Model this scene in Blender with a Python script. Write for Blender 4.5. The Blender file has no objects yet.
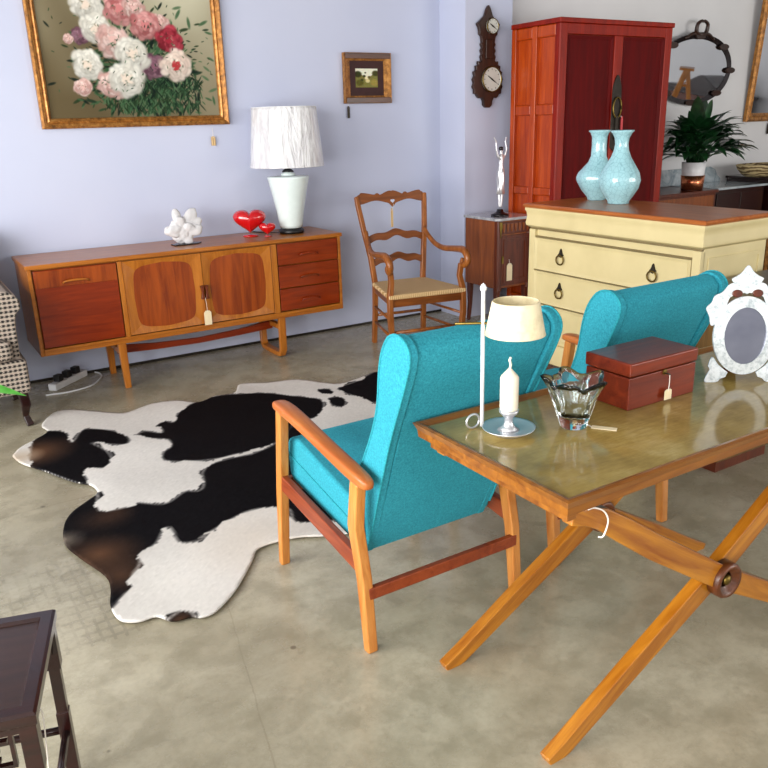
import bpy, bmesh, math, random
import numpy as np
from mathutils import Vector, Matrix, noise
PI = math.pi
sc = bpy.context.scene
COL = sc.collection
random.seed(7)

# ---------------------------------------------------------------- materials
def lin(c):
    return tuple(((v/255)/12.92 if v/255 <= .04045 else ((v/255+.055)/1.055)**2.4) for v in c)
def rgba(c): return (*lin(c), 1)
class NT:
    def __init__(s, name):
        s.m = bpy.data.materials.new(name); s.m.use_nodes = True
        s.t = s.m.node_tree; s.t.nodes.clear()
        s.out = s.n('ShaderNodeOutputMaterial'); s.b = s.n('ShaderNodeBsdfPrincipled')
        s.l(s.b.outputs[0], s.out.inputs[0])
    def n(s, k, **kw):
        x = s.t.nodes.new(k)
        for a, v in kw.items(): setattr(x, a, v)
        return x
    def l(s, a, b): s.t.links.new(a, b)
    def coord(s, scale=(1,1,1), rot=(0,0,0), which='Object'):
        tc = s.n('ShaderNodeTexCoord'); mp = s.n('ShaderNodeMapping')
        mp.inputs['Scale'].default_value = scale; mp.inputs['Rotation'].default_value = rot
        s.l(tc.outputs[which], mp.inputs[0]); return mp.outputs[0]
    def noise(s, vec, scale, detail=4, rough=.5, dist=0):
        n = s.n('ShaderNodeTexNoise'); n.inputs['Scale'].default_value = scale
        n.inputs['Detail'].default_value = detail; n.inputs['Roughness'].default_value = rough
        n.inputs['Distortion'].default_value = dist
        s.l(vec, n.inputs['Vector']); return n.outputs['Fac']
    def ramp(s, fac, stops):
        r = s.n('ShaderNodeValToRGB'); e = r.color_ramp.elements
        while len(e) < len(stops): e.new(.5)
        for i, (p, c) in enumerate(stops):
            e[i].position = p; e[i].color = rgba(c) if len(c) == 3 else c
        s.l(fac, r.inputs[0]); return r.outputs[0]
    def mix(s, fac, a, b, mode='MIX'):
        m = s.n('ShaderNodeMix', data_type='RGBA', blend_type=mode)
        for v, k in ((fac, 0), (a, 6), (b, 7)):
            if hasattr(v, 'is_linked') or hasattr(v, 'links'): s.l(v, m.inputs[k])
            elif k == 0: m.inputs[0].default_value = v
            else: m.inputs[k].default_value = rgba(v)
        return m.outputs[2]
    def bump(s, h, strength=.2, dist=.002):
        b = s.n('ShaderNodeBump'); b.inputs['Strength'].default_value = strength
        b.inputs['Distance'].default_value = dist
        s.l(h, b.inputs['Height']); s.l(b.outputs[0], s.b.inputs['Normal'])
    def set(s, **kw):
        for k, v in kw.items():
            i = s.b.inputs[k.replace('_', ' ')]
            if hasattr(v, 'links'): s.l(v, i)
            else: i.default_value = v
        return s
def plain(name, c, rough=.5, metal=0, var=6, scale=20, **kw):
    m = NT(name); v = m.noise(m.coord(), scale, 3)
    lo = tuple(max(0, x-var) for x in c); hi = tuple(min(255, x+var) for x in c)
    m.set(Base_Color=m.ramp(v, [(.3, lo), (.7, hi)]), Roughness=rough, Metallic=metal, **kw)
    return m.m
def wood(name, dark, light, axis='x', scale=1, rough=.35, coat=.25, tiltY=0, tone=1, spec=.38):
    m = NT(name)
    def deep(c_):   # a little deeper and more saturated, like oiled antique timber
        g_ = sum(c_)/3; return tuple(max(0, min(255, (g_+(v-g_)*1.24)*.86*tone)) for v in c_)
    dark, light = deep(dark), deep(light)
    st = {'x': (1.2, 14, 14), 'y': (14, 1.2, 14), 'z': (14, 14, 1.2)}[axis]
    def crd(sc_):
        if not tiltY: return m.coord(sc_)
        mp = m.n('ShaderNodeMapping'); mp.inputs['Scale'].default_value = sc_
        m.l(m.coord((1, 1, 1), (0, tiltY, 0)), mp.inputs[0]); return mp.outputs[0]
    vec = crd(tuple(a*scale for a in st))
    g = m.noise(vec, 2.2, 6, .6, .8)
    fine = m.noise(crd(tuple(a*scale*5 for a in st)), 3, 3, .6)
    big = m.noise(m.coord(), 2.5, 2)
    c = m.ramp(g, [(.32, dark), (.68, light)])
    mid = tuple((a+b)/2 for a, b in zip(dark, light))
    c = m.mix(m.ramp(fine, [(.35, (90, 90, 90)), (.6, (0, 0, 0))]), c, tuple(v*.72 for v in dark))
    c = m.mix(m.ramp(big, [(.4, (0, 0, 0)), (.75, (100, 100, 100))]), c, tuple(v*.85 for v in mid))
    m.set(Base_Color=c, Roughness=rough, Coat_Weight=coat*.7, Coat_Roughness=.18, Specular_IOR_Level=spec)
    m.bump(fine, .12, .001)
    return m.m
def fabric(name, lo, hi, scale=160, rough=.9, sheen=.35):
    m = NT(name)
    v = m.noise(m.coord(), scale, 4, .7); w = m.noise(m.coord(), 9, 3)
    c = m.ramp(v, [(.35, lo), (.65, hi)])
    c = m.mix(m.ramp(w, [(.35, (0,0,0)), (.75, (110,110,110))]), c, tuple(x*.9 for x in lo))
    m.set(Base_Color=c, Roughness=rough, Sheen_Weight=sheen, Sheen_Tint=rgba(hi))
    m.bump(v, .35, .002); return m.m

M = {}
M['side_frame'] = wood('golden_teak', (158, 94, 36), (196, 128, 56), 'x', rough=.3)
M['side_frame_z'] = wood('golden_teak_upright', (166, 100, 40), (202, 134, 62), 'z', rough=.3)
M['side_panel'] = wood('red_teak_veneer', (112, 36, 8), (150, 60, 18), 'x', rough=.28)
M['side_door'] = wood('figured_teak_panel', (118, 48, 12), (172, 88, 32), 'z', .8, rough=.3)
M['side_dark'] = wood('dark_teak_edge', (84, 34, 12), (120, 56, 22), 'x')
M['chair_wood'] = wood('pale_beech', (188, 118, 56), (226, 164, 98), 'z', rough=.38, coat=.2)
M['chair_arm'] = wood('oiled_beech_arm', (176, 100, 52), (206, 134, 78), 'y', rough=.35)
M['chair_rail'] = wood('reddish_rail', (120, 52, 28), (160, 84, 50), 'y', rough=.4)
M['teal'] = fabric('turquoise_wool', (17, 122, 140), (44, 158, 176))
M['teal_pipe'] = fabric('turquoise_piping', (16, 120, 134), (36, 156, 168))
M['table_wood'] = wood('walnut_yellow_brown', (112, 64, 20), (168, 112, 46), 'x', rough=.28, coat=.5)
M['table_leg'] = wood('honey_leg_falling', (140, 80, 22), (198, 138, 56), 'x', rough=.28, coat=.4, tiltY=-.54)
M['table_leg_up'] = wood('honey_leg_rising', (140, 80, 22), (198, 138, 56), 'x', rough=.28, coat=.4, tiltY=.54)
M['table_dark'] = wood('dark_worn_foot', (70, 38, 20), (108, 62, 34), 'x')
M['arm_red'] = wood('armoire_red_lacquer', (74, 2, 4), (98, 4, 6), 'z', .7, rough=.55, coat=.0, spec=.12)
M['arm_edge'] = wood('armoire_red_brown', (118, 22, 8), (156, 42, 14), 'z', .8, rough=.4, coat=.08, spec=.25)
M['arm_side'] = wood('armoire_orange_side', (160, 58, 14), (206, 96, 34), 'z', .8, rough=.3)  # brighter orange puts the window light on the armoire's side into its colour
M['cream'] = plain('cream_paint', (212, 196, 146), .42, var=5, scale=6)
M['cream_gap'] = plain('cream_shadow_gap', (120, 104, 66), .6)
M['dresser_top'] = wood('dresser_top_wood', (164, 92, 46), (204, 132, 78), 'y', rough=.3)
M['brass'] = plain('aged_brass', (120, 100, 50), .4, 1)
M['iron'] = plain('dark_iron', (52, 46, 40), .5, .7)
M['dark'] = wood('dark_rosewood', (26, 10, 10), (48, 20, 17), 'x', rough=.25, coat=.5)
M['dark_top'] = wood('dark_table_panel', (40, 24, 20), (60, 38, 31), 'x', rough=.35, coat=.3)
M['brown'] = wood('brown_mahogany', (74, 32, 16), (112, 54, 28), 'z', rough=.35)
M['brown_light'] = wood('brown_walnut_side', (120, 66, 30), (158, 92, 44), 'z', rough=.35)
M['redbrown'] = wood('box_mahogany', (96, 34, 18), (134, 58, 34), 'x', rough=.3)
M['ladder'] = wood('walnut_chair', (124, 72, 32), (178, 114, 60), 'z', rough=.35)
M['ladder_x'] = wood('walnut_chair_slat', (104, 58, 24), (150, 90, 44), 'x', rough=.35)
M['black'] = plain('black_plastic', (20, 20, 22), .4)
M['white'] = plain('white_plastic', (225, 226, 228), .4)
M['card'] = plain('cream_card', (232, 214, 176), .8)
M['string'] = plain('white_string', (232, 224, 214), .8)
M['redtag'] = plain('red_tassel', (196, 70, 74), .8)
M['silver'] = plain('polished_silver', (216, 216, 220), .32, .75)
M['bronze_dark'] = plain('dark_patina', (60, 56, 58), .25, .9)
M['wax'] = plain('cream_wax', (228, 220, 200), .5, var=3, Subsurface_Weight=.2)
M['celadon'] = None
m = NT('crackle_celadon'); vor = m.n('ShaderNodeTexVoronoi', feature='DISTANCE_TO_EDGE'); vor.inputs['Scale'].default_value = 38
m.l(m.coord(), vor.inputs['Vector'])
m.set(Base_Color=m.mix(m.ramp(vor.outputs['Distance'], [(.0, (255,255,255)), (.06, (0,0,0))]), (158, 204, 212), (128, 172, 182)), Roughness=.15, Coat_Weight=.6)
M['celadon'] = m.m
M['lamp_body'] = plain('pale_green_ceramic', (222, 234, 232), .15, var=3, Coat_Weight=.6)
m = NT('plastic_wrapped_shade'); vec = m.coord((7, 7, 1.6)); nz = m.noise(vec, 2.2, 4, .6, 1.6)
m.set(Base_Color=m.ramp(nz, [(.35, (206, 204, 208)), (.6, (240, 240, 242))]), Roughness=.5, Coat_Weight=1, Coat_Roughness=.06)
m.bump(nz, .9, .03); M['shade'] = m.m
m = NT('aged_parchment_shade'); v = m.noise(m.coord(), 14, 5, .65)
m.set(Base_Color=m.ramp(v, [(.3, (200, 182, 140)), (.55, (232, 218, 182))]), Roughness=.7); M['parch'] = m.m
M['red'] = plain('glossy_red', (196, 8, 20), .1, var=2, Coat_Weight=1)
M['coral'] = plain('white_coral', (212, 210, 212), .6, var=4)
m = NT('clear_crystal'); m.set(Base_Color=(.95, 1, 1, 1), Roughness=.0, IOR=1.5, Transmission_Weight=1)
M['glass'] = m.m
m = NT('mirror_glass'); m.set(Base_Color=(.62, .64, .68, 1), Roughness=.03, Metallic=1); M['mirror'] = m.m
m = NT('dull_mirror_glass'); v = m.noise(m.coord(), 9, 3)
m.set(Base_Color=m.ramp(v, [(.3, (108, 110, 124)), (.7, (126, 128, 140))]), Roughness=.3, Metallic=.85); M['mirror_dull'] = m.m
m = NT('etched_mirror_band'); v = m.noise(m.coord((1,1,1)), 70, 3, .7)
m.set(Base_Color=m.ramp(v, [(.35, (168, 178, 182)), (.55, (214, 220, 222))]), Roughness=.25, Metallic=.15, Coat_Weight=.6); m.bump(v, .4, .001); M['etched'] = m.m
# gilt
m = NT('antique_gilt'); v = m.noise(m.coord(), 30, 5, .7)
m.set(Base_Color=m.ramp(v, [(.3, (88, 54, 22)), (.55, (176, 118, 54)), (.75, (208, 160, 92))]), Roughness=.38, Metallic=.45); m.bump(v, .4, .002); M['gilt'] = m.m
M['gilt_dark'] = wood('dark_gilt_wood', (60, 32, 16), (96, 54, 26), 'x')
# table leather top
m = NT('olive_leather_top'); v = m.noise(m.coord(), 5, 5, .6); w = m.noise(m.coord((1, 6, 1)), 14, 5, .7)
c = m.ramp(v, [(.3, (128, 104, 46)), (.55, (170, 146, 80)), (.75, (198, 178, 118))])
c = m.mix(m.ramp(w, [(.4, (0,0,0)), (.7, (170,170,170))]), c, (116, 92, 42))
m.set(Base_Color=c, Roughness=m.ramp(v, [(.3, (70,70,70)), (.7, (110,110,110))]), Coat_Weight=.3, Coat_Roughness=.16); m.bump(w, .08, .001); M['leather'] = m.m
# rush seat
m = NT('rush_weave'); wv = m.n('ShaderNodeTexWave'); wv.inputs['Scale'].default_value = 22; wv.inputs['Distortion'].default_value = 2
m.l(m.coord(), wv.inputs['Vector'])
m.set(Base_Color=m.ramp(wv.outputs['Fac'], [(.2, (180, 142, 92)), (.8, (226, 196, 146))]), Roughness=.8); m.bump(wv.outputs['Fac'], .5, .003); M['rush'] = m.m
# houndstooth
m = NT('houndstooth_fabric')
def houndstooth(m):
    vec = m.coord((40, 40, 40), (.0, .0, .0))
    sp = m.n('ShaderNodeSeparateXYZ'); m.l(vec, sp.inputs[0])
    def M2(op, a, b=None):
        x = m.n('ShaderNodeMath', operation=op)
        for k, v in ((0, a), (1, b)):
            if v is None: continue
            if hasattr(v, 'links'): m.l(v, x.inputs[k])
            else: x.inputs[k].default_value = v
        return x.outputs[0]
    xy = M2('ADD', sp.outputs[0], sp.outputs[1]); z = sp.outputs[2]
    a = M2('GREATER_THAN', M2('FRACT', xy), .45); b = M2('GREATER_THAN', M2('FRACT', z), .45)
    d = M2('GREATER_THAN', M2('FRACT', M2('MULTIPLY', M2('ADD', xy, z), 2)), .5)
    return M2('MULTIPLY', M2('MAXIMUM', a, M2('MULTIPLY', d, .8)), M2('MAXIMUM', b, .12))
h = houndstooth(m)
m.set(Base_Color=m.ramp(h, [(.0, (176, 162, 148)), (.5, (76, 60, 52)), (1, (20, 16, 16))]), Roughness=.9); M['hound'] = m.m
# leaf
m = NT('glossy_leaf'); v = m.noise(m.coord(), 18, 4)
m.set(Base_Color=m.ramp(v, [(.3, (14, 44, 22)), (.7, (34, 84, 42))]), Roughness=.32, Coat_Weight=.3); M['leaf'] = m.m
m = NT('bright_leaf'); v = m.noise(m.coord(), 18, 4)
m.set(Base_Color=m.ramp(v, [(.3, (52, 138, 40)), (.7, (104, 190, 84))]), Roughness=.35, Coat_Weight=.3); M['leaf2'] = m.m
M['soil'] = plain('potting_soil', (50, 34, 24), .95, var=14, scale=90)
M['pot_white'] = plain('white_ceramic', (236, 236, 240), .2)
M['copper'] = plain('copper_band', (196, 120, 84), .22, .9)
m = NT('grey_marble'); v = m.noise(m.coord(), 4, 6, .65, 1.8)
m.set(Base_Color=m.ramp(v, [(.35, (110, 110, 112)), (.5, (168, 168, 172)), (.65, (196, 196, 200))]), Roughness=.15, Coat_Weight=.4); M['marble'] = m.m
m = NT('blue_grey_marble'); v = m.noise(m.coord(), 4, 6, .65, 1.8)
m.set(Base_Color=m.ramp(v, [(.35, (130, 146, 156)), (.6, (186, 196, 202))]), Roughness=.2, Coat_Weight=.4); M['marble_b'] = m.m
M['clock_wood'] = wood('carved_dark_oak', (34, 18, 12), (66, 38, 24), 'z')
M['dial'] = plain('enamel_dial', (206, 208, 200), .25, var=3)
M['hide'] = None

def vcol_mat(name, rough, bumpscale=None, sheen=0):
    m = NT(name); a = m.n('ShaderNodeAttribute'); a.attribute_name = 'Col'
    m.l(a.outputs['Color'], m.b.inputs['Base Color']); m.set(Roughness=rough, Sheen_Weight=sheen, Specular_IOR_Level=.08)
    if bumpscale:
        m.bump(m.noise(m.coord(), bumpscale, 4, .7), .35, .002)
    return m.m
M['hide'] = vcol_mat('cow_hide_hair', .75, 240, .0)
M['oil'] = vcol_mat('oil_paint', .5, 60)

# ---------------------------------------------------------------- mesh helpers
def link(name, bm, mat, parent=None, smooth=False, bevel=0, seg=2, subsurf=0, loc=None, rot=None, solid=0):
    me = bpy.data.meshes.new(name); bmesh.ops.recalc_face_normals(bm, faces=bm.faces[:]) if not getattr(bm, '_keep', False) else None
    bm.to_mesh(me); bm.free()
    o = bpy.data.objects.new(name, me); COL.objects.link(o)
    mats = mat if isinstance(mat, (list, tuple)) else [mat]
    for x in mats: me.materials.append(M[x] if isinstance(x, str) else x)
    if parent is not None: o.parent = parent
    if loc is not None: o.location = loc
    if rot is not None: o.rotation_euler = rot
    if solid:
        s = o.modifiers.new('Solid', 'SOLIDIFY'); s.thickness = solid; s.offset = -1
    if bevel:
        b = o.modifiers.new('Bevel', 'BEVEL'); b.width = bevel; b.segments = seg; b.limit_method = 'ANGLE'
        b.angle_limit = math.radians(40); b.harden_normals = True; smooth = True
    if subsurf:
        s = o.modifiers.new('Sub', 'SUBSURF'); s.levels = s.render_levels = subsurf
    if smooth:
        for p in me.polygons: p.use_smooth = True
    return o
def tag(o, label, cat, group=None):
    o['label'] = label; o['category'] = cat
    if group: o['group'] = group
    return o
def thing(name, label, cat, loc=(0,0,0), rotz=0, group=None):
    o = bpy.data.objects.new(name, None); COL.objects.link(o); o.empty_display_size = .1
    o.location = loc; o.rotation_euler = (0, 0, rotz); tag(o, label, cat, group); return o
def box(bm, x0, x1, y0, y1, z0, z1):
    v = [bm.verts.new(p) for p in ((x0,y0,z0),(x1,y0,z0),(x1,y1,z0),(x0,y1,z0),(x0,y0,z1),(x1,y0,z1),(x1,y1,z1),(x0,y1,z1))]
    for f in ((0,3,2,1),(4,5,6,7),(0,1,5,4),(1,2,6,5),(2,3,7,6),(3,0,4,7)): bm.faces.new([v[i] for i in f])
    return bm
def B(*boxes):
    bm = bmesh.new()
    for b in boxes: box(bm, *b)
    return bm
def loft(bm, rings, cap=True, closed=True):
    vs = [[bm.verts.new(p) for p in r] for r in rings]; n = len(rings[0])
    for a, b in zip(vs, vs[1:]):
        for i in range(n if closed else n-1):
            bm.faces.new((a[i], a[(i+1) % n], b[(i+1) % n], b[i]))
    if cap and closed:
        bm.faces.new(vs[0][::-1]); bm.faces.new(vs[-1])
    return vs
def lathe(bm, prof, n=40, c=(0,0,0), mod=None, cap=True):
    rings = []
    for r, z in prof:
        ring = []
        for i in range(n):
            a = 2*PI*i/n; rr = max(r, 1e-4)*(mod(a, r, z) if mod else 1)
            ring.append((c[0]+rr*math.cos(a), c[1]+rr*math.sin(a), c[2]+z))
        rings.append(ring)
    return loft(bm, rings, cap)
def L(prof, n=40, c=(0,0,0), mod=None):
    bm = bmesh.new(); lathe(bm, prof, n, c, mod); return bm
def catmull(pts, k=6):
    P = [Vector(p) for p in pts]; P = [P[0]*2-P[1]] + P + [P[-1]*2-P[-2]]; out = []
    for i in range(1, len(P)-2):
        for j in range(k):
            t = j/k; a, b, c, d = P[i-1:i+3]
            out.append(.5*((2*b)+(c-a)*t+(2*a-5*b+4*c-d)*t*t+(3*b-a-3*c+d)*t**3))
    out.append(P[-2]); return out
def tube(bm, pts, r, n=8, smooth=0, flat=None, up=(0,0,1)):
    """round (or flat=(w,h) rectangular-elliptic) tube along pts; r float or list"""
    if smooth: 
        m0 = len(pts); pts2 = catmull(pts, smooth)
        if isinstance(r, (list, tuple)):
            rr = [r[min(int(i/smooth), m0-1)]*(1-(i/smooth) % 1)+r[min(int(i/smooth)+1, m0-1)]*((i/smooth) % 1) for i in range(len(pts2))]; r = rr
        pts = pts2
    pts = [Vector(p) for p in pts]
    if not isinstance(r, (list, tuple)): r = [r]*len(pts)
    rings = []; ref = Vector(up)
    for i, p in enumerate(pts):
        d = (pts[min(i+1, len(pts)-1)]-pts[max(i-1, 0)]).normalized()
        a = ref - d*ref.dot(d)
        if a.length < 1e-3: a = Vector((1,0,0)) - d*d.x
        a.normalize(); b = d.cross(a); ref = a
        rings.append([tuple(p+a*r[i]*math.sin(2*PI*k/n)+b*r[i]*math.cos(2*PI*k/n)) for k in range(n)])
    loft(bm, rings); return bm
def T(pts, r, n=8, smooth=0): return tube(bmesh.new(), pts, r, n, smooth)
def bar(bm, pts, w, h, side=(1,0,0)):
    """rectangular bar along pts: w along 'side', h perpendicular; w,h floats or lists"""
    pts = [Vector(p) for p in pts]; S = Vector(side).normalized(); rings = []
    for i, p in enumerate(pts):
        ww = w[i] if isinstance(w, (list, tuple)) else w; hh = h[i] if isinstance(h, (list, tuple)) else h
        d = (pts[min(i+1, len(pts)-1)]-pts[max(i-1, 0)]).normalized()
        s = (S - d*S.dot(d)).normalized(); u = d.cross(s)
        rings.append([tuple(p+s*a*ww/2+u*b*hh/2) for a, b in ((-1,-1),(1,-1),(1,1),(-1,1))])
    loft(bm, rings); return bm
def prism(bm, poly, mapf, t0, t1):
    """poly list of 2D pts; mapf(u,v,t) -> 3D"""
    a = [bm.verts.new(mapf(u, v, t0)) for u, v in poly]; b = [bm.verts.new(mapf(u, v, t1)) for u, v in poly]
    n = len(poly)
    for i in range(n): bm.faces.new((a[i], a[(i+1) % n], b[(i+1) % n], b[i]))
    bm.faces.new(a[::-1]); bm.faces.new(b); return bm
def PR(poly, mapf, t0, t1): return prism(bmesh.new(), poly, mapf, t0, t1)
XZ = lambda u, v, t: (u, t, v)      # polygon in x,z, thickness along y
YZ = lambda u, v, t: (t, u, v)      # polygon in y,z, thickness along x
XY = lambda u, v, t: (u, v, t)
def frame2d(bm, outer, inner, mapf, t0, t1, tin=None):
    """ring between two equal-length closed outlines, front at t0, back at t1"""
    tin = t0 if tin is None else tin; n = len(outer)
    o0 = [bm.verts.new(mapf(u, v, t0)) for u, v in outer]; i0 = [bm.verts.new(mapf(u, v, tin)) for u, v in inner]
    o1 = [bm.verts.new(mapf(u, v, t1)) for u, v in outer]; i1 = [bm.verts.new(mapf(u, v, t1)) for u, v in inner]
    for i in range(n):
        j = (i+1) % n
        for q in ((o0[i], o0[j], i0[j], i0[i]), (o1[j], o1[i], i1[i], i1[j]), (o0[j], o0[i], o1[i], o1[j]), (i0[i], i0[j], i1[j], i1[i])):
            bm.faces.new(q)
    return bm
def rect(x0, x1, y0, y1): return [(x0,y0),(x1,y0),(x1,y1),(x0,y1)]
def superell(cx, cy, a, b, p=2, n=48):
    out = []
    for i in range(n):
        t = 2*PI*i/n; c, s = math.cos(t), math.sin(t)
        out.append((cx+a*math.copysign(abs(c)**(2/p), c), cy+b*math.copysign(abs(s)**(2/p), s)))
    return out
def barrel(cx, cy, a, b, n=64):
    out = []
    for x, y in superell(0, 0, 1, 1, 11, n):
        out.append((cx+a*x*(1-.085*y*y), cy+b*y*(1-.13*x*x)))
    return out
def ring_from_rect(x0, x1, y0, y1, n=48):
    """points on a rectangle matched by angle to superell ordering"""
    cx, cy, a, b = (x0+x1)/2, (y0+y1)/2, (x1-x0)/2, (y1-y0)/2; out = []
    for i in range(n):
        t = 2*PI*i/n; c, s = math.cos(t), math.sin(t); k = 1/max(abs(c), abs(s))
        out.append((cx+a*c*k, cy+b*s*k))
    return out
def price_tag(label, p0, p1, size=(.022, .04), yaw=0, mat='card', string=True, cat='price tag'):
    """card tag hanging on a string from p0; card top at p1"""
    t = thing('price_tag', label, cat, p1, yaw)
    bm = PR([(-size[0]/2, 0), (-size[0]*.25, size[1]*.15), (size[0]*.25, size[1]*.15), (size[0]/2, 0), (size[0]/2, -size[1]), (-size[0]/2, -size[1])], XZ, -.0008, .0008)
    link('card', bm, mat, t)
    if string:
        R = Matrix.Rotation(-yaw, 3, 'Z'); d = R @ (Vector(p0)-Vector(p1))
        link('string', T([d, d*.5+Vector((.002,0,0)), (0,0,-.003)], .0013, 5, 3), 'string', t)
    return t
# ---------------------------------------------------------------- room
WY = 5.57
def struct(name, bm, mat, **kw):
    o = link(name, bm, mat, **kw); o['kind'] = 'structure'; return o
m = NT('polished_concrete'); vec = m.coord()
n1 = m.noise(vec, 1.3, 8, .62, .6); n2 = m.noise(vec, 6, 6, .7); n3 = m.noise(vec, 55, 4, .75)
c = m.ramp(n1, [(.28, (142, 133, 110)), (.5, (170, 162, 140)), (.72, (192, 185, 163))])
c = m.mix(m.ramp(n2, [(.42, (0,0,0)), (.62, (190,190,190))]), c, (124, 116, 94))
c = m.mix(m.ramp(n3, [(.38, (110,110,110)), (.55, (0,0,0))]), c, (112, 106, 92))
# pinholes and stains
vo = m.n('ShaderNodeTexVoronoi'); vo.inputs['Scale'].default_value = 3.1; m.l(vec, vo.inputs['Vector'])
c = m.mix(m.ramp(vo.outputs['Distance'], [(.0, (255,255,255)), (.032, (220,220,220)), (.04, (0,0,0))]), c, (96, 88, 74))
# slab joint and the ghost of old tile adhesive by the hide
sp = m.n('ShaderNodeSeparateXYZ'); m.l(vec, sp.inputs[0])
def mm(op, a, b=None, c3=None):
    x = m.n('ShaderNodeMath', operation=op)
    for k, v in ((0, a), (1, b), (2, c3)):
        if v is None: continue
        if hasattr(v, 'links'): m.l(v, x.inputs[k])
        else: x.inputs[k].default_value = v
    return x.outputs[0]
wob = mm('MULTIPLY', mm('SUBTRACT', n2, .5), .03)
X_, Y_ = mm('ADD', sp.outputs[0], wob), mm('ADD', sp.outputs[1], wob)
j = mm('LESS_THAN', mm('ABSOLUTE', mm('SUBTRACT', Y_, 3.55)), .005)
j = mm('MAXIMUM', j, mm('LESS_THAN', mm('ABSOLUTE', mm('SUBTRACT', X_, mm('MULTIPLY_ADD', Y_, .22, .25))), .0025))
c = m.mix(mm('MULTIPLY', j, .3), c, (112, 102, 82))
gx = mm('LESS_THAN', mm('FRACT', mm('MULTIPLY', X_, 26)), .28); gy = mm('LESS_THAN', mm('FRACT', mm('MULTIPLY', Y_, 20)), .28)
inx = mm('MULTIPLY', mm('GREATER_THAN', X_, .05), mm('LESS_THAN', X_, .62)); iny = mm('MULTIPLY', mm('GREATER_THAN', Y_, 2.38), mm('LESS_THAN', Y_, 3.0))
ghost = mm('MULTIPLY', mm('MULTIPLY', inx, iny), mm('MULTIPLY', mm('MAXIMUM', gx, gy), m.ramp(n2, [(.35, (60,60,60)), (.6, (255,255,255))])))
c = m.mix(mm('MULTIPLY', ghost, .35), c, (94, 88, 74))
m.set(Base_Color=c, Roughness=m.ramp(n2, [(.3, (118,118,118)), (.7, (160,160,160))]))
m.bump(n3, .1, .001); M['floor'] = m.m
m = NT('painted_plaster_wall'); v = m.noise(m.coord(), 1.2, 3)
m.set(Base_Color=m.ramp(v, [(.3, (186, 192, 215)), (.7, (193, 198, 219))]), Roughness=.7); m.bump(m.noise(m.coord(), 90, 3), .08, .001); M['wall'] = m.m
M['wall_white'] = plain('white_wall_paint', (222, 222, 224), .7, var=3, scale=2)
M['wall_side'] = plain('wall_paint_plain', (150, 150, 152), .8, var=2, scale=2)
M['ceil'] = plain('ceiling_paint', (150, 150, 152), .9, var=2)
X0, X1, Y0, Y1, HC = -2.6, 10.2, -3.6, WY, 3.3
struct('floor', B((X0-.1, X1+.1, Y0-.1, Y1+.1, -.06, 0)), 'floor')
struct('ceiling', B((X0-.1, X1+.1, Y0-.1, Y1+.1, HC, HC+.1)), 'ceil')
struct('wall_back', B((X0, 4.03, WY, WY+.1, 0, HC)), 'wall')
struct('wall_back_right', B((4.03, X1, WY, WY+.1, 0, HC)), 'wall_white')
struct('wall_pillar', B((4.03, 4.495, 5.235, WY, 0, HC)), 'wall')
struct('wall_right', B((X1, X1+.1, Y0, Y1, 0, HC)), 'wall_white')
struct('baseboard_back', B((X0, 4.03, WY-.006, WY, 0, .018)), 'iron')
# left wall with two shop windows, front wall (behind the viewer) with three
def wall_with_holes(name, axis, pos, a0, a1, holes, t=.1):
    bm = bmesh.new(); cuts = sorted(holes); x = a0
    def put(u0, u1, z0, z1):
        if axis == 'x': box(bm, pos-t, pos, u0, u1, z0, z1)
        else: box(bm, u0, u1, pos-t, pos, z0, z1)
    for u0, u1, z0, z1 in cuts:
        put(x, u0, 0, HC); put(u0, u1, 0, z0); put(u0, u1, z1, HC); x = u1
    put(x, a1, 0, HC)
    struct(name, bm, 'wall_side')
    for k, (u0, u1, z0, z1) in enumerate(cuts):
        fm = bmesh.new(); w = .05; mid = (u0+u1)/2
        for r in ((u0, u0+w, z0, z1), (u1-w, u1, z0, z1), (mid-w/2, mid+w/2, z0, z1), (u0, u1, z0, z0+w), (u0, u1, z1-w, z1)):
            if axis == 'x': box(fm, pos-.08, pos-.02, *r)
            else: box(fm, r[0], r[1], pos-.08, pos-.02, r[2], r[3])
        NW[0] += 1; struct('window_%d' % NW[0], fm, 'iron')
NW = [0]
LH = [(-2.9, -.2, .5, 2.8), (.3, 4.3, .3, 2.9)]
FH = [(-2.2, 1.2, .4, 2.8), (1.8, 5.2, .4, 2.8), (5.8, 9.4, .4, 2.8)]
wall_with_holes('wall_left', 'x', X0, Y0, Y1, LH)
wall_with_holes('wall_front', 'y', Y0, X0, X1, FH)

# ---------------------------------------------------------------- sideboard
SX, SY = 1.705, 5.05      # centre, front face
sb = thing('sideboard', 'long low teak sideboard with two central doors standing against the wall', 'sideboard', (SX, SY, 0))
hw = 1.055; D = .50
link('top', B((-hw-.01, hw+.01, -.012, D+.005, .832, .858)), 'side_frame', sb, bevel=.004)
link('carcass', B((-hw, -hw+.022, 0, D, .30, .832), (hw-.022, hw, 0, D, .30, .832), (-hw+.022, hw-.022, 0, D, .30, .325), (-hw+.022, hw-.022, .03, D, .325, .832), (-hw+.022, hw-.022, -.002, .03, .322, .342)), 'side_frame', sb, bevel=.003)
for x, w in ((-hw+.535, .014), (0.527, .022)):
    link('divider', B((x-w, x+w, -.004, .03, .342, .826)), 'side_frame_z', sb, bevel=.003)
# left flap
fl = link('drop_flap', B((-hw+.03, -hw+.515, .0, .018, .348, .822)), 'side_panel', sb, bevel=.003)
link('flap_head_rail', B((-hw+.032, -hw+.513, -.006, .001, .715, .818)), 'side_door', fl, bevel=.003)
def pull(x, z, par, w=.15, mat='side_frame'):
    pts = [(x-w/2, -.006, z-.008), (x-w/2+.012, -.022, z+.003), (x, -.026, z+.008), (x+w/2-.012, -.022, z+.003), (x+w/2, -.006, z-.008)]
    return link('handle', tube(bmesh.new(), pts, [.005, .006, .0065, .006, .005], 8, 4), mat, par, smooth=True)
pull(-.79, .742, fl)
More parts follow.
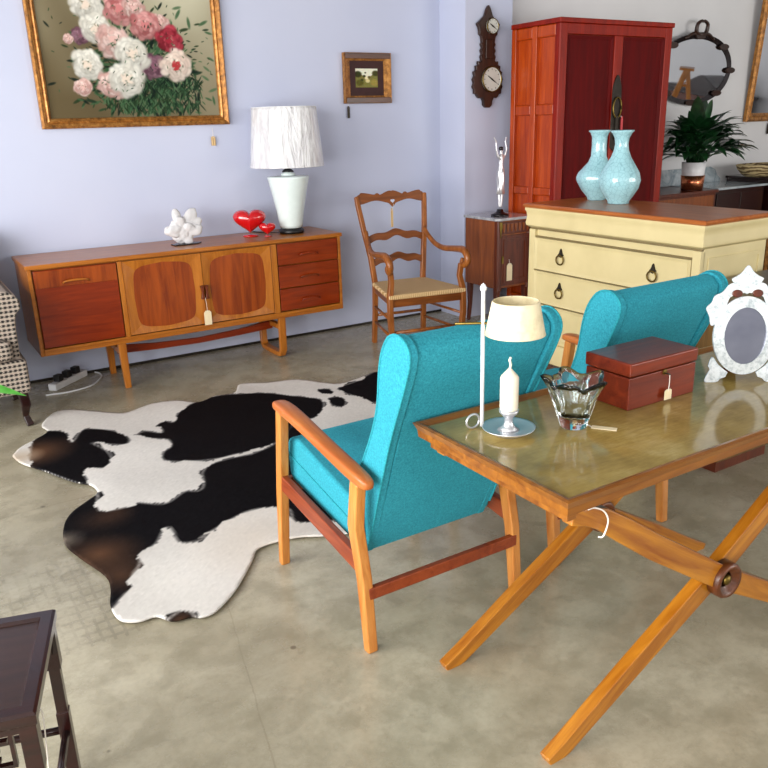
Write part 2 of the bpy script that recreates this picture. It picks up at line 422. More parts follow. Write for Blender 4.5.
# doors with pillow shaped inset panels
for s, (x0, x1) in enumerate(((-.505, .003), (.007, .5))):
    cx = (x0+x1)/2
    dr = link('door', frame2d(bmesh.new(), ring_from_rect(x0, x1, .35, .822, 64), barrel(cx, .584, .196, .206), XZ, -.006, .018, .006), 'side_frame_z', sb)
    link('inset_panel', PR(barrel(cx, .584, .200, .210), XZ, .004, .014), 'side_door', dr)
    hx = .003-.012 if s == 0 else .007+.012
    link('handle', PR([(hx-.014, .52), (hx+.014, .52), (hx+.008, .55), (hx+.006, .565), (hx+.008, .58), (hx+.014, .61), (hx-.014, .61), (hx-.008, .58), (hx-.006, .565), (hx-.008, .55)], XZ, -.028, -.004), 'side_dark', dr, bevel=.003)
for k, (z0, z1) in enumerate(((.675, .822), (.512, .668), (.350, .505))):
    d = link('drawer', B((.557, hw-.028, -.002, .02, z0, z1)), 'side_door' if 0 else 'side_panel', sb, bevel=.003)
    pull(.79, (z0+z1)/2-.01, d, .14, 'side_panel' if k != 1 else 'side_dark')
for s in (-1, 1):
    x = s*.565
    bm = bmesh.new()
    if s > 0:
        lg = bar(bm, [(x, .03, .30), (x, .035, .06), (x, .06, .022), (x, .12, .018), (x, .30, .018), (x, .36, .022), (x, .385, .06), (x, .39, .30)], .05, .034)
        link('leg_frame', bm, 'side_frame_z', sb, bevel=.005)
    else:
        for y0, y1 in ((.03, .02), (.40, .41)):
            bm = bmesh.new(); bar(bm, [(x, y0, .30), (x+.005, y1, .0)], [.052, .038], [.042, .03]); link('leg', bm, 'side_frame_z', sb, bevel=.004)
link('stretcher', bar(bmesh.new(), [(-.56, .2, .22), (-.3, .2, .2), (0, .2, .19), (.3, .2, .2), (.56, .2, .22)], .02, [.06, .045, .04, .045, .06], (0,1,0)), 'side_panel', sb, bevel=.003)
for x in (-.5575, .5575): link('cross_rail', B((x-.0175, x+.0175, .05, .38, .215, .25)), 'side_frame', sb, bevel=.003)
price_tag('cream card tag hanging from the sideboard door handles', (SX+.0, SY-.03, .53), (SX+.005, SY-.032, .43), (.05, .085))

# things on the sideboard
ZS = .858
t = thing('table_lamp', 'tall pale green ceramic table lamp with plastic-wrapped white shade on sideboard', 'lamp', (2.495, 5.295, ZS))
link('base', L([(0, 0), (.085, 0), (.092, .008), (.092, .022), (.08, .032), (.074, .04), (0, .04)]), 'black', t, smooth=True)
link('body', L([(0, .04), (.08, .04), (.085, .06), (.1, .16), (.128, .30), (.148, .385), (.15, .395), (.14, .402), (.07, .405), (0, .405)], 56), 'lamp_body', t, smooth=True)
link('neck', L([(0, .402), (.05, .405), (.052, .418), (.03, .425), (.03, .432), (.012, .45), (.012, .5), (0, .5)]), 'lamp_body', t, smooth=True)
link('socket', L([(0, .425), (.045, .428), (.03, .445), (.014, .455), (.014, .60), (0, .60)]), 'black', t, smooth=True)
sh = bmesh.new(); lathe(sh, [(.262, .465), (.261, .47), (.257, .50), (.226, .84), (.225, .865)], 96, mod=lambda a, r, z: 1+.006*math.sin(23*a+3*z*10)+.004*math.sin(41*a), cap=False)
link('lamp_shade', sh, 'shade', t, smooth=True, solid=.003)
link('shade_ring', T([(.225*math.cos(a*PI/16), .225*math.sin(a*PI/16), .863) for a in range(33)], .003, 6), 'white', t, smooth=True)
for a in range(3): link('spider_arm', T([(0, 0, .60), (.222*math.cos(a*2.094), .222*math.sin(a*2.094), .858)], .002, 6), 'iron', t)
tag(link('lamp_cord', T([(2.395, 5.30, ZS+.012), (2.35, 5.38, ZS+.006), (2.30, 5.48, ZS+.005), (2.28, 5.553, ZS+.005)], .004, 6, 5), 'black', smooth=True), 'black cord trailing from the lamp base over the sideboard', 'cord')

# heart ornaments
def heart(name, loc, s, label, yaw):
    t = thing(name, label, 'ornament', loc, yaw, 'red heart ornaments on the sideboard')
    n = 48; bm = bmesh.new(); rings = []
    def out(a):
        x = 16*math.sin(a)**3; z = 12.5*math.cos(a)-3.6*math.cos(2*a)-1.6*math.cos(3*a)-.6*math.cos(4*a)
        return x/17*1.03, z/17*.93
    P = [out(2*PI*i/n) for i in range(n)]
    K = 9
    for k in range(K+1):
        u = -1+2*k/K; f = max(.02, (1-abs(u)**2.2))**.5
        rings.append([(p[0]*s*f, u*s*.72, (p[1]-.1)*s*f+s*1.06) for p in P])
    loft(bm, rings); link('heart_body', bm, 'red', t, smooth=True, subsurf=1)
    link('foot', L([(0, 0), (s*.45, 0), (s*.46, s*.06), (s*.2, s*.1), (0, s*.12)], 24), 'red', t, smooth=True)
    return t
heart('heart_ornament', (2.19, 5.33, ZS+.001), .122, 'large glossy red heart ornament standing left of the lamp', -.39)
heart('heart_ornament', (2.28, 5.235, ZS+.001), .062, 'small glossy red heart ornament in front of the larger heart', -.39)

# spiky coral on stand
t = thing('coral_ornament', 'white spiky coral piece on a thin dark stand near the sideboard middle', 'ornament', (1.675, 5.27, ZS))
bm = bmesh.new(); bmesh.ops.create_icosphere(bm, subdivisions=5, radius=1)
dirs = [Vector((random.gauss(0,1), random.gauss(0,.5), random.gauss(.35,.8))).normalized() for _ in range(26)] + [Vector((-.25,0,1)).normalized(), Vector((.5,0,.8)).normalized(), Vector((.95,0,.3)).normalized(), Vector((-.9,0,.1)).normalized()]
amp = [random.uniform(.12, .4) for _ in range(26)]+[.8, .6, .45, .4]
for v in bm.verts:
    d = v.co.normalized(); r = .72+.07*noise.noise(d*4)
    for q, am in zip(dirs, amp):
        k = d.dot(q); 
        if k > .93: r += am*((k-.93)/.07)**.9
    v.co = Vector((d.x*r*.105, d.y*r*.05, d.z*r*.105+.085))
    if v.co.z < .008: v.co.z = .008
link('coral', bm, 'coral', t, smooth=True)
link('stand', PR([(-.07,-.05),(.0,-.06),(.09,-.05),(.13,.0),(.07,.05),(-.03,.05),(-.08,.02)], XY, 0, .008), 'bronze_dark', t, bevel=.003)

# things under the left end of the sideboard
t = thing('power_strip', 'white power strip lying under the left end of the sideboard', 'power strip', (.84, 5.42, 0), .75)
link('housing', B((-.17, .17, -.03, .03, 0, .045)), 'white', t, bevel=.006)
for k in range(3): link('plug', B((-.12+k*.09, -.07+k*.09, -.022, .022, .045, .09)), 'black', t, bevel=.005)
tag(link('cable', T([(.66, 5.22, .006), (.80, 5.20, .006), (.95, 5.25, .006), (1.05, 5.40, .006), (1.06, 5.5, .006), (1.04, 5.545, .006)], .006, 6, 6), 'white', smooth=True), 'grey-white cable looped on the floor below the sideboard', 'cable')

# ---------------------------------------------------------------- pictures
def nearest_idx(): pass
t = thing('flower_painting', 'large gilt-framed oil painting of pink and white peonies on the wall', 'painting', (1.565, WY-.005, 1.62))
W2, H2, fw = .62, .96, .062
bm = bmesh.new()
prof = [(0, 0), (0, -.03), (.012, -.042), (.028, -.034), (.036, -.024), (.046, -.03), (.056, -.022), (fw, -.012), (fw, -.004)]
rings = []
for u, y in prof:
    rings.append([(-W2+u, y, u), (W2-u, y, u), (W2-u, y, H2-u), (-W2+u, y, H2-u)])
loft(bm, rings, cap=False)
link('picture_frame', bm, 'gilt', t)
def flower_canvas(w, h, nx, nz):
    """hand-mixed oil strokes as vertex colours; u right, v up, in metres of canvas"""
    U, V = np.meshgrid(np.linspace(0, w, nx), np.linspace(0, h, nz)); rng = np.random.RandomState(3)
    def c(*a): return np.array(a, float)
    nzs = np.zeros_like(U)
    for k in range(30):
        fx, fz, ph = rng.uniform(-14, 14), rng.uniform(-14, 14), rng.uniform(0, 6.3); nzs += np.sin(fx*U+fz*V+ph)/30*2.2
    tt = np.clip((U/w)*.55+(V/h)*.5-.12+nzs*.35, 0, 1)[..., None]
    img = (1-tt)*c(92, 80, 56)+tt*c(186, 182, 158)
    edge = np.clip(1-np.abs(U-w*.52)/(w*.4), 0, 1)*np.clip(1-np.abs(V-.25)/.3, 0, 1)
    img = img*(1-.35*edge[..., None])
    def dab(x, y, a, b, th, col, al=1.):
        i0, i1 = np.searchsorted(V[:, 0], [y-max(a, b), y+max(a, b)]); j0, j1 = np.searchsorted(U[0], [x-max(a, b), x+max(a, b)])
        if i1 <= i0 or j1 <= j0: return
        u = U[i0:i1, j0:j1]-x; v = V[i0:i1, j0:j1]-y
        p = (u*math.cos(th)+v*math.sin(th))/a; q = (-u*math.sin(th)+v*math.cos(th))/b
        f = (np.clip(1.35-(p*p+q*q)*1.35, 0, 1)*al)[..., None]
        img[i0:i1, j0:j1] = img[i0:i1, j0:j1]*(1-f)+c(*col)*f
    S = 1/565.   # metres per studied unit
    def P(a, b): return ((a-160)*S*1.1+.105, (352-b)*S*1.12)
    greens = [(22, 42, 28), (36, 62, 38), (54, 86, 56), (14, 26, 20), (74, 100, 70), (30, 48, 26)]
    for k in range(1300):
        a, b = rng.normal(420, 90), rng.normal(215, 85)
        if b > 345: continue
        x, y = P(a, b); L_ = rng.uniform(.012, .045); dx, dy = x-P(410, 200)[0], y-P(410, 200)[1]
        th = math.atan2(dy, dx)+rng.normal(0, .6); dab(x, y, L_, L_*.3, th, greens[rng.randint(6)], .85)
    for k in range(420):
        x, y = P(rng.uniform(290, 620), rng.uniform(235, 335)); dab(x, y, rng.uniform(.02, .05), .006, rng.uniform(.6, 2.4), greens[rng.randint(6)], .8)
    FL = [(265,15,45,0),(365,25,42,2),(415,18,32,1),(500,60,26,1),(445,70,42,2),(235,105,24,4),(195,115,14,1),(285,85,44,0),(335,118,46,1),(460,195,36,4),(525,112,40,3),(540,190,46,5),(245,190,44,0),(315,250,40,1),(220,258,26,1),(395,155,50,0),(365,232,50,0)]
    pal = [((206,202,190),(240,238,228),(222,206,190)), ((196,150,142),(240,214,206),(216,176,168)), ((172,96,96),(228,172,168),(200,124,124)), ((120,26,38),(190,70,84),(150,40,54)), ((98,64,78),(160,120,134),(126,84,100)), ((214,190,176),(244,230,216),(172,52,56))]
    for a, b, r, kind in FL:
        x0, y0 = P(a, b); R = r*S*1.42; lo, hi, cen = pal[kind]
        wob_ = rng.uniform(.82, 1.2, 16)
        for ringi in range(5):
            rr = R*(1-.2*ringi); n = 15-2*ringi
            for k in range(n):
                th = 2*PI*k/n+rng.uniform(-.2, .2); d = rr*.72*wob_[int(th/6.2832*16) % 16]; m_ = rng.rand()
                sh_ = .84+.16*(math.sin(th)*.5+.5)
                col = [(l*(1-m_)+h_*m_)*sh_ for l, h_ in zip(lo, hi)]
                dab(x0+d*math.cos(th), y0+d*math.sin(th)*.92, rr*.36, rr*.24, th+PI/2+rng.normal(0, .3), [v*.86 for v in col], .7)
                dab(x0+d*.95*math.cos(th), y0+d*.95*math.sin(th)*.92, rr*.32, rr*.19, th+PI/2+rng.normal(0, .7), col, .9)
        for k in range(10):
            th = rng.uniform(0, 6.3); d = R*.25*rng.rand(); dab(x0+d*math.cos(th), y0+d*math.sin(th), R*.2, R*.09, rng.uniform(0, 3), cen, .8)
    for k in range(90):
        a, b = rng.normal(420, 140), rng.normal(180, 110); x, y = P(a, b); dab(x, y, .012, .004, rng.uniform(0, 3), greens[rng.randint(6)], .8)
    return img
w, h = 2*(W2-fw)+.004, H2-2*fw+.004; nx, nz = 300, 224
img = flower_canvas(w, h, nx, nz)
def grid_colored(name, xs, zs, img, mat, parent, fn):
    me = bpy.data.meshes.new(name); nx, nz = len(xs), len(zs)
    co = np.array([fn(x, z) for z in zs for x in xs], dtype=np.float32)
    i = np.arange((nz-1)*(nx-1)); r, q = i//(nx-1), i % (nx-1); a = r*nx+q
    me.from_pydata(co.tolist(), [], np.stack([a, a+1, a+nx+1, a+nx], 1).tolist()); me.update()
    at = me.color_attributes.new('Col', 'FLOAT_COLOR', 'POINT')
    s = np.clip(img.reshape(-1, 3)/255, 0, 1); l_ = np.where(s <= .04045, s/12.92, ((s+.055)/1.055)**2.4)
    at.data.foreach_set('color', np.concatenate([l_, np.ones((len(l_), 1))], 1).astype(np.float32).ravel())
    o = bpy.data.objects.new(name, me); COL.objects.link(o); me.materials.append(M[mat]); o.parent = parent; return o
grid_colored('canvas', np.linspace(-w/2, w/2, nx), np.linspace(0, h, nz), img, 'oil', t, lambda x, z: (x, -.006, fw-.002+z))

t = thing('small_picture', 'small square landscape picture in wide dark and gilt frame right of the lamp', 'painting', (3.33, WY-.005, 1.745))
q, hh = .205, .36
def ringframe(u0, y0, u1, y1):
    bm = bmesh.new(); loft(bm, [[(-q+u, y, u), (q-u, y, u), (q-u, y, hh-u), (-q+u, y, hh-u)] for u, y in ((u0, 0), (u0, y0), (u1, y1), (u1, -.003))], cap=False); return bm
link('picture_frame', ringframe(0, -.04, .055, -.015), 'gilt', t)
bmx = bmesh.new(); 
link('frame_bands', B((-q+.006, q-.006, -.043, -.036, .003, .042)), 'gilt_dark', t, bevel=.002)
link('frame_bands', B((-q+.006, q-.006, -.043, -.036, hh-.042, hh-.003)), 'gilt_dark', t, bevel=.002)
link('mount', frame2d(bmesh.new(), rect(-q+.05, q-.05, .05, hh-.05), rect(-.10, .10, .115, .25), XZ, -.012, -.002), plain('maroon_mount', (50, 16, 14), .7), t)
nx2, nz2 = 60, 44; U, V = np.meshgrid(np.linspace(0, 1, nx2), np.linspace(0, 1, nz2)); rng = np.random.RandomState(5)
im = np.zeros((nz2, nx2, 3)); im[:] = (120, 116, 60); sky = (V > .62+.1*np.sin(U*9))[..., None]; im = np.where(sky, (222, 222, 200), im)
for cx_, cy_, r_, col in [(.12,.7,.2,(52,54,26)),(.9,.75,.18,(70,66,34)),(.5,.5,.1,(226,214,170)),(.55,.35,.12,(210,196,140)),(.2,.25,.2,(88,84,34)),(.85,.25,.22,(150,134,66)),(.4,.6,.08,(60,62,34)),(.45,.78,.05,(60,66,40)),(.62,.55,.08,(90,84,44)),(.3,.4,.08,(60,60,28))]:
    f = np.clip(1.6-((U-cx_)**2+(V-cy_)**2)/r_**2*1.6, 0, 1)[..., None]; im = im*(1-f)+np.array(col)*f
im += rng.normal(0, 9, im.shape)
grid_colored('landscape_print', np.linspace(-.10, .10, nx2), np.linspace(.115, .25, nz2), im, 'oil', t, lambda x, z: (x, -.008, z))
price_tag('small card tag dangling below the flower painting at its right corner', (2.06, WY-.012, 1.60), (2.06, WY-.014, 1.535), (.032, .055), mat=M['rush'])
price_tag('tiny dark tag hanging below the small landscape picture', (3.16, WY-.012, 1.74), (3.16, WY-.014, 1.715), (.022, .075), mat='iron')

# ---------------------------------------------------------------- rug
POLY = dict(
OUT=[(0.328, 4.245), (0.388, 4.35), (0.542, 4.494), (0.537, 4.635), (0.639, 4.817), (0.741, 4.804), (0.911, 4.617), (1.0, 4.551), (1.173, 4.62), (1.319, 4.578), (1.409, 4.47), (1.532, 4.52), (1.661, 4.51), (1.757, 4.652), (1.921, 4.57), (2.101, 4.51), (2.219, 4.331), (2.295, 4.264), (2.449, 4.296), (2.609, 4.33), (2.574, 4.065), (2.173, 3.392), (1.965, 2.897), (1.711, 2.685), (1.46, 2.528), (1.288, 2.567), (1.173, 2.627), (1.018, 2.639), (0.949, 2.558), (0.824, 2.41), (0.713, 2.321), (0.654, 2.318), (0.637, 2.339), (0.571, 2.351), (0.532, 2.41), (0.471, 2.415), (0.421, 2.461), (0.415, 2.561), (0.441, 2.666), (0.449, 2.779), (0.397, 2.973), (0.37, 3.129), (0.402, 3.293), (0.456, 3.396), (0.534, 3.469), (0.593, 3.531), (0.587, 3.638), (0.524, 3.732), (0.43, 3.952), (0.353, 4.114)],
B1=[(0.464, 4.484), (0.547, 4.524), (0.635, 4.426), (0.626, 4.239), (0.709, 4.406), (0.792, 4.379), (0.88, 4.248), (0.9, 4.122), (0.856, 4.042), (0.767, 4.107), (0.713, 4.158), (0.749, 4.03), (0.753, 3.911), (0.704, 3.808), (0.654, 3.818), (0.601, 3.819), (0.58, 3.643), (0.522, 3.724), (0.428, 3.942), (0.376, 4.043)],
B2=[(0.948, 4.166), (1.005, 4.19), (1.072, 4.108), (1.089, 4.197), (1.072, 4.244), (1.15, 4.293), (1.176, 4.238), (1.25, 4.367), (1.404, 4.49), (1.532, 4.52), (1.639, 4.484), (1.654, 4.472), (1.815, 4.4), (1.926, 4.223), (2.032, 4.052), (1.96, 3.888), (1.851, 3.804), (1.776, 3.859), (1.679, 3.738), (1.529, 3.598), (1.381, 3.572), (1.276, 3.575), (1.198, 3.575), (1.065, 3.631), (0.966, 3.73), (0.997, 3.833), (1.049, 3.873), (1.064, 3.985), (0.987, 4.059)],
B3=[(1.066, 3.446), (1.133, 3.529), (1.264, 3.544), (1.352, 3.537), (1.366, 3.538), (1.529, 3.598), (1.692, 3.765), (1.733, 3.773), (1.709, 3.304), (1.573, 2.994), (1.442, 2.739), (1.364, 2.669), (1.294, 2.701), (1.227, 2.757), (1.257, 2.87), (1.21, 2.903), (1.169, 2.941), (1.078, 2.95), (0.925, 2.883), (0.84, 2.841), (0.911, 2.861), (0.835, 2.823), (0.767, 2.846), (0.76, 2.893), (0.772, 3.003), (0.745, 3.015), (0.683, 2.912), (0.609, 2.86), (0.58, 2.782), (0.535, 2.719), (0.526, 2.637), (0.48, 2.612), (0.413, 2.536), (0.399, 2.572), (0.425, 2.678), (0.434, 2.774), (0.379, 2.953), (0.354, 3.14), (0.385, 3.305), (0.452, 3.419), (0.538, 3.488), (0.595, 3.539), (0.56, 3.343), (0.671, 3.308), (0.716, 3.327), (0.801, 3.25), (0.849, 3.246), (0.934, 3.298), (0.983, 3.264), (1.024, 3.305)],
B5=[(0.542, 2.359), (0.617, 2.396), (0.64, 2.367), (0.638, 2.323), (0.566, 2.318)],
B6=[(2.226, 4.211), (2.366, 4.238), (2.538, 4.322), (2.686, 4.379), (2.469, 4.009), (2.281, 3.823), (2.249, 3.936), (2.205, 4.109)],
B7=[(2.094, 4.25), (2.17, 4.203), (2.156, 4.098), (2.078, 4.138)],
B8=[(2.069, 4.042), (2.147, 4.031), (2.148, 3.948), (2.082, 3.865), (2.038, 3.932)])
def pip(x, y, poly):
    inside = np.zeros(x.shape, bool); n = len(poly)
    for i in range(n):
        x0, y0 = poly[i]; x1, y1 = poly[(i+1) % n]
        if y0 == y1: continue
        c_ = ((y0 > y) != (y1 > y)) & (x < (x1-x0)*(y-y0)/(y1-y0)+x0); inside ^= c_
    return inside
def sdist(x, y, poly):
    d = np.full(x.shape, 9.); px = np.zeros(x.shape); py = np.zeros(x.shape); n = len(poly)
    for i in range(n):
        x0, y0 = poly[i]; x1, y1 = poly[(i+1) % n]; dx, dy = x1-x0, y1-y0
        t_ = np.clip(((x-x0)*dx+(y-y0)*dy)/(dx*dx+dy*dy+1e-12), 0, 1); qx, qy = x0+t_*dx, y0+t_*dy
        e = np.hypot(x-qx, y-qy); k = e < d; d = np.where(k, e, d); px = np.where(k, qx, px); py = np.where(k, qy, py)
    return d, px, py
def smooth_poly(p, k=4): return [tuple(v)[:2] for v in catmull([(*q, 0) for q in p]+[(*p[0], 0)], k)][:-1]
def make_rug():
    out = smooth_poly(POLY['OUT']); st = .011
    xs = np.arange(.30, 2.75, st); ys = np.arange(2.25, 4.9, st); X, Y = np.meshgrid(xs, ys)
    rng = np.random.RandomState(2); nx_ = np.zeros_like(X); ny_ = np.zeros_like(X)
    for k in range(40):
        f = rng.uniform(20, 90); a = rng.uniform(0, 6.3); nx_ += np.sin(f*(X*math.cos(a)+Y*math.sin(a))+rng.uniform(0, 6))/f; ny_ += np.sin(f*(X*math.sin(a)-Y*math.cos(a))+rng.uniform(0, 6))/f
    Xn, Yn = X+nx_*.09, Y+ny_*.09
    img = np.zeros(X.shape+(3,)); 
    low = np.sin(X*3.1+Y*1.7)*.5+np.sin(X*5.3-Y*4.1+1)*.5
    img[:] = (212, 208, 202); img += (low*8)[..., None]+rng.normal(0, 3, X.shape)[..., None]
    warm = np.clip(1-np.hypot(X-1.05, Y-2.72)/.35, 0, 1)[..., None]; img = img*(1-.35*warm)+np.array((226, 206, 184))*.35*warm
    for k in ('B1', 'B2', 'B3', 'B5', 'B6', 'B7', 'B8'):
        p = smooth_poly(POLY[k], 3); ins = pip(Xn, Yn, p); d = sdist(X, Y, p)[0]
        f = np.where(ins, np.clip(.35+d/.02, 0, 1), 0)[..., None]
        col = np.zeros_like(img); col[:] = (8, 7, 10)
        col += rng.normal(0, 3, X.shape)[..., None]
        if k in ('B1', 'B3', 'B5'):
            for bx, by, br, s_ in ((.43, 4.22, .24, .9), (.47, 2.95, .2, .8), (.5, 2.75, .16, .6), (.55, 3.25, .15, .4), (.6, 2.35, .06, .6), (.62, 3.28, .1, .3)):
                g = (np.clip(1-np.hypot(X-bx, Y-by)/br, 0, 1)*s_*1.3).clip(0, 1)[..., None]; col = col*(1-g)+np.array((88, 60, 42))*g
        img = img*(1-f)+col*f
    g = np.clip(1-np.hypot(X-.36, Y-4.2)/.13, 0, 1)[..., None]; img = img*(1-g*.9)+np.array((186, 168, 146))*g*.9
    g = np.clip(1-np.hypot(X-.37, Y-3.15)/.10, 0, 1)[..., None]; img = img*(1-g*.6)+np.array((186, 168, 146))*g*.6
    xc, yc = X[:-1, :-1]+st/2, Y[:-1, :-1]+st/2; keep = pip(xc, yc, out)
    ins = pip(X, Y, out); d, qx, qy = sdist(X, Y, out)
    bound = np.zeros(X.shape, bool); k4 = np.zeros((X.shape[0]+1, X.shape[1]+1), int); k4[1:-1, 1:-1] = keep
    cnt = k4[:-1, :-1]+k4[1:, :-1]+k4[:-1, 1:]+k4[1:, 1:]; bound = (cnt > 0) & (cnt < 4)
    Xf = np.where(bound, qx, X); Yf = np.where(bound, qy, Y)
    Z = .012+.007*np.sin(X*7+Y*3)*np.sin(Y*6-X*2)*np.clip(d/.15, 0, 1)+.003
    idx = -np.ones(X.shape, int); used = cnt > 0; idx[used] = np.arange(used.sum())
    ii, jj = np.nonzero(keep)
    faces = np.stack([idx[ii, jj], idx[ii, jj+1], idx[ii+1, jj+1], idx[ii+1, jj]], 1).tolist()
    me = bpy.data.meshes.new('cowhide_rug'); me.from_pydata(np.stack([Xf[used], Yf[used], Z[used]], 1).tolist(), [], faces); me.update()
    for p_ in me.polygons: p_.use_smooth = True
    at = me.color_attributes.new('Col', 'FLOAT_COLOR', 'POINT'); s = np.clip(img[used]/255, 0, 1)
    l_ = np.where(s <= .04045, s/12.92, ((s+.055)/1.055)**2.4)
    at.data.foreach_set('color', np.concatenate([l_, np.ones((len(l_), 1))], 1).astype(np.float32).ravel())
    o = bpy.data.objects.new('cowhide_rug', me); COL.objects.link(o); me.materials.append(M['hide'])
    so = o.modifiers.new('Solid', 'SOLIDIFY'); so.thickness = .006; so.offset = -1
    tag(o, 'black and white cowhide rug lying on the concrete floor', 'rug')
make_rug()
# ---------------------------------------------------------------- turquoise armchairs (front is +Y)
def armchair(label, loc):
    t = thing('turquoise_armchair', label, 'armchair', loc, 0, 'turquoise armchairs behind the writing table')
    hx = .300
    for s in (-1, 1):
        x = s*hx
        link('leg', bar(bmesh.new(), [(x, .345, 0), (x, .315, .30), (x, .265, .65)], .036, [.030, .042, .040]), 'chair_wood', t, bevel=.006)
        link('leg', bar(bmesh.new(), [(x, -.30, 0), (x, -.275, .25), (x, -.235, .42), (x, -.26, .58)], .036, [.034, .046, .052, .044]), 'chair_wood', t, bevel=.006)
        # armrest: wide in front, waisted, thick rounded rear
        bm = bmesh.new(); rings = []
        for y, z, w, h in ((.305, .664, .036, .022), (.29, .667, .056, .034), (.22, .668, .066, .038), (.08, .650, .060, .036), (-.09, .622, .054, .040), (-.22, .603, .056, .044), (-.31, .592, .050, .042), (-.335, .590, .030, .026)):
            rings.append([(x+w/2*math.copysign(abs(math.cos(a))**.6, math.cos(a)), y, z+h/2*math.copysign(abs(math.sin(a))**.6, math.sin(a))) for a in [2*PI*k/16 for k in range(16)]])
        loft(bm, rings); link('armrest', bm, 'chair_arm', t, smooth=True, subsurf=1)
        link('side_rail', bar(bmesh.new(), [(x, .32, .365), (x, -.25, .295)], .026, .062), 'chair_rail', t, bevel=.004)
    link('stretcher', bar(bmesh.new(), [(-hx, -.292, .205), (hx, -.292, .205)], .022, .042, (0,1,0)), 'chair_rail', t, bevel=.004)
    link('front_rail', bar(bmesh.new(), [(-hx, .31, .34), (hx, .31, .34)], .026, .06, (0,1,0)), 'chair_rail', t, bevel=.004)
    # seat
    sw = .262
    prof = [(-.20, .30), (.30, .355), (.325, .38), (.33, .50), (.31, .525), (.25, .535), (-.10, .465), (-.20, .445)]
    st = link('seat', PR(prof, YZ, -sw, sw), 'teal', t, bevel=.018, seg=3)
    for s in (-1, 1):
        link('seat_piping', T([(s*(sw+.001), -.17, .375), (s*(sw+.001), .28, .452), (s*(sw+.001), .322, .47)], .0045, 6), 'teal_pipe', st)
    # back: tall slab leaning backwards with rolled top
    rear = [(-.19, .285), (-.235, .38), (-.305, .56), (-.378, .735), (-.450, .90), (-.496, 1.0), (-.495, 1.03), (-.470, 1.054), (-.440, 1.060), (-.412, 1.045), (-.392, 1.0), (-.35, .90), (-.265, .70), (-.205, .52), (-.14, .42), (-.12, .30)]
    hb = .222; cx = 0; bm = bmesh.new()
    # pinch the slab between the wings lower down
    def wid(z): return hb-.0*(1-z)
    a = [bm.verts.new((cx-wid(z), y, z)) for y, z in rear]; b = [bm.verts.new((cx+wid(z), y, z)) for y, z in rear]
    n = len(rear)
    for i in range(n): bm.faces.new((a[i], a[(i+1) % n], b[(i+1) % n], b[i]))
    bm.faces.new(a[::-1]); bm.faces.new(b)
    for v in bm.verts: v.co.x += math.copysign(.035*(v.co.z-.55), v.co.x)
    bk = link('backrest', bm, 'teal', t, bevel=.008, seg=3)
    wing = [(-.19, .283), (-.236, .38), (-.308, .56), (-.381, .735), (-.452, .88), (-.500, .985), (-.505, 1.03), (-.480, 1.058), (-.445, 1.066), (-.405, 1.052), (-.368, 1.005), (-.345, .94), (-.325, .84), (-.285, .74), (-.215, .62), (-.160, .54), (-.10, .46), (-.10, .30)]
    wv = [(v.x, v.y) for v in catmull([(*p, 0) for p in wing], 3)]
    for s in (-1, 1):
        x0 = s*hb+cx if s < 0 else s*hb+cx; x1 = x0+s*.03
        wb = PR(wv, YZ, min(x0, x1), max(x0, x1))
        for v in wb.verts: v.co.x += s*.035*(v.co.z-.55)
        w = link('wing', wb, 'teal', t, bevel=.006, seg=3)
        link('piping', T([(x1-s*.001+s*.035*(z-.55), y, z) for y, z in wv[2:-4]], .004, 6), 'teal_pipe', w)
    return t
armchair('turquoise winged armchair on the left whose whole left side shows', (1.356, 2.15, 0))
armchair('turquoise winged armchair on the right behind the wooden box', (2.195, 2.20, 0))

# ---------------------------------------------------------------- writing table with crossed legs
TX0, TX1, TY0, TY1, TZ = 1.158, 2.62, 1.128, 1.728, .795
t = thing('writing_table', 'honey-coloured writing table with olive leather top and crossed legs', 'table', ((TX0+TX1)/2, (TY0+TY1)/2, 0))
hx, hy = (TX1-TX0)/2, (TY1-TY0)/2
link('tabletop', B((-hx+.02, hx-.02, -hy+.02, hy-.02, TZ-.032, TZ-.008)), 'leather', t)
bm = bmesh.new(); rings = []
for u, z in ((.02, TZ-.043), (.006, TZ-.041), (.004, TZ-.02), (-.006, TZ), (.004, TZ+.002), (.016, TZ-.002), (.026, TZ-.008), (.03, TZ-.030)):
    rings.append([(-hx+u, -hy+u, z), (hx-u, -hy+u, z), (hx-u, hy-u, z), (-hx+u, hy-u, z)])
loft(bm, rings, cap=False); link('rim', bm, 'table_wood', t)
cxm, czm = 1.825-(TX0+TX1)/2, .345
for yp in (1.19, 1.665):
    y = yp-(TY0+TY1)/2; ft = 1.20-(TX0+TX1)/2; fr = 2*cxm-ft
    for s in (1, -1):   # s=1: top left -> foot right, in front; s=-1 the other way
        dy = -.012 if (s == 1) == (yp < 1.4) else .012
        def px(x): return cxm+s*(x-cxm)
        pts = [(px(ft+.01), y+dy, .722), (px(ft+.06), y+dy, .712), (px(ft+.11), y+dy, .692), (px(ft+.19), y+dy, .636), (px(ft+.31), y+dy, .550), (px(cxm), y+dy, czm), (px(cxm+.35), y+dy, .150), (px(fr-.06), y+dy, .026), (px(fr), y+dy, .0)]
        link('crossed_leg', bar(bmesh.new(), pts, .036, [.036, .046, .056, .066, .070, .070, .060, .050, .040], (0,1,0)), 'table_leg' if s > 0 else 'table_leg_up', t, bevel=.004)
    yy = y-.022 if yp < 1.4 else y-.03
    rg = link('roundel', L([(0, 0), (.024, 0), (.027, .006), (.034, .008), (.038, .015), (.048, .018), (.054, .010), (.054, -.02), (0, -.02)], 40), 'table_dark', t, smooth=True, rot=(PI/2, 0, 0), loc=(cxm, yy-.008, czm))
    link('roundel_cap', L([(0, .014), (.008, .013), (.014, .010), (.018, .002), (0, 0)], 24), 'brass', rg, smooth=True)
link('stretcher', bar(bmesh.new(), [(cxm, -.23, czm), (cxm, .23, czm)], .03, .03), 'table_dark', t, bevel=.003)
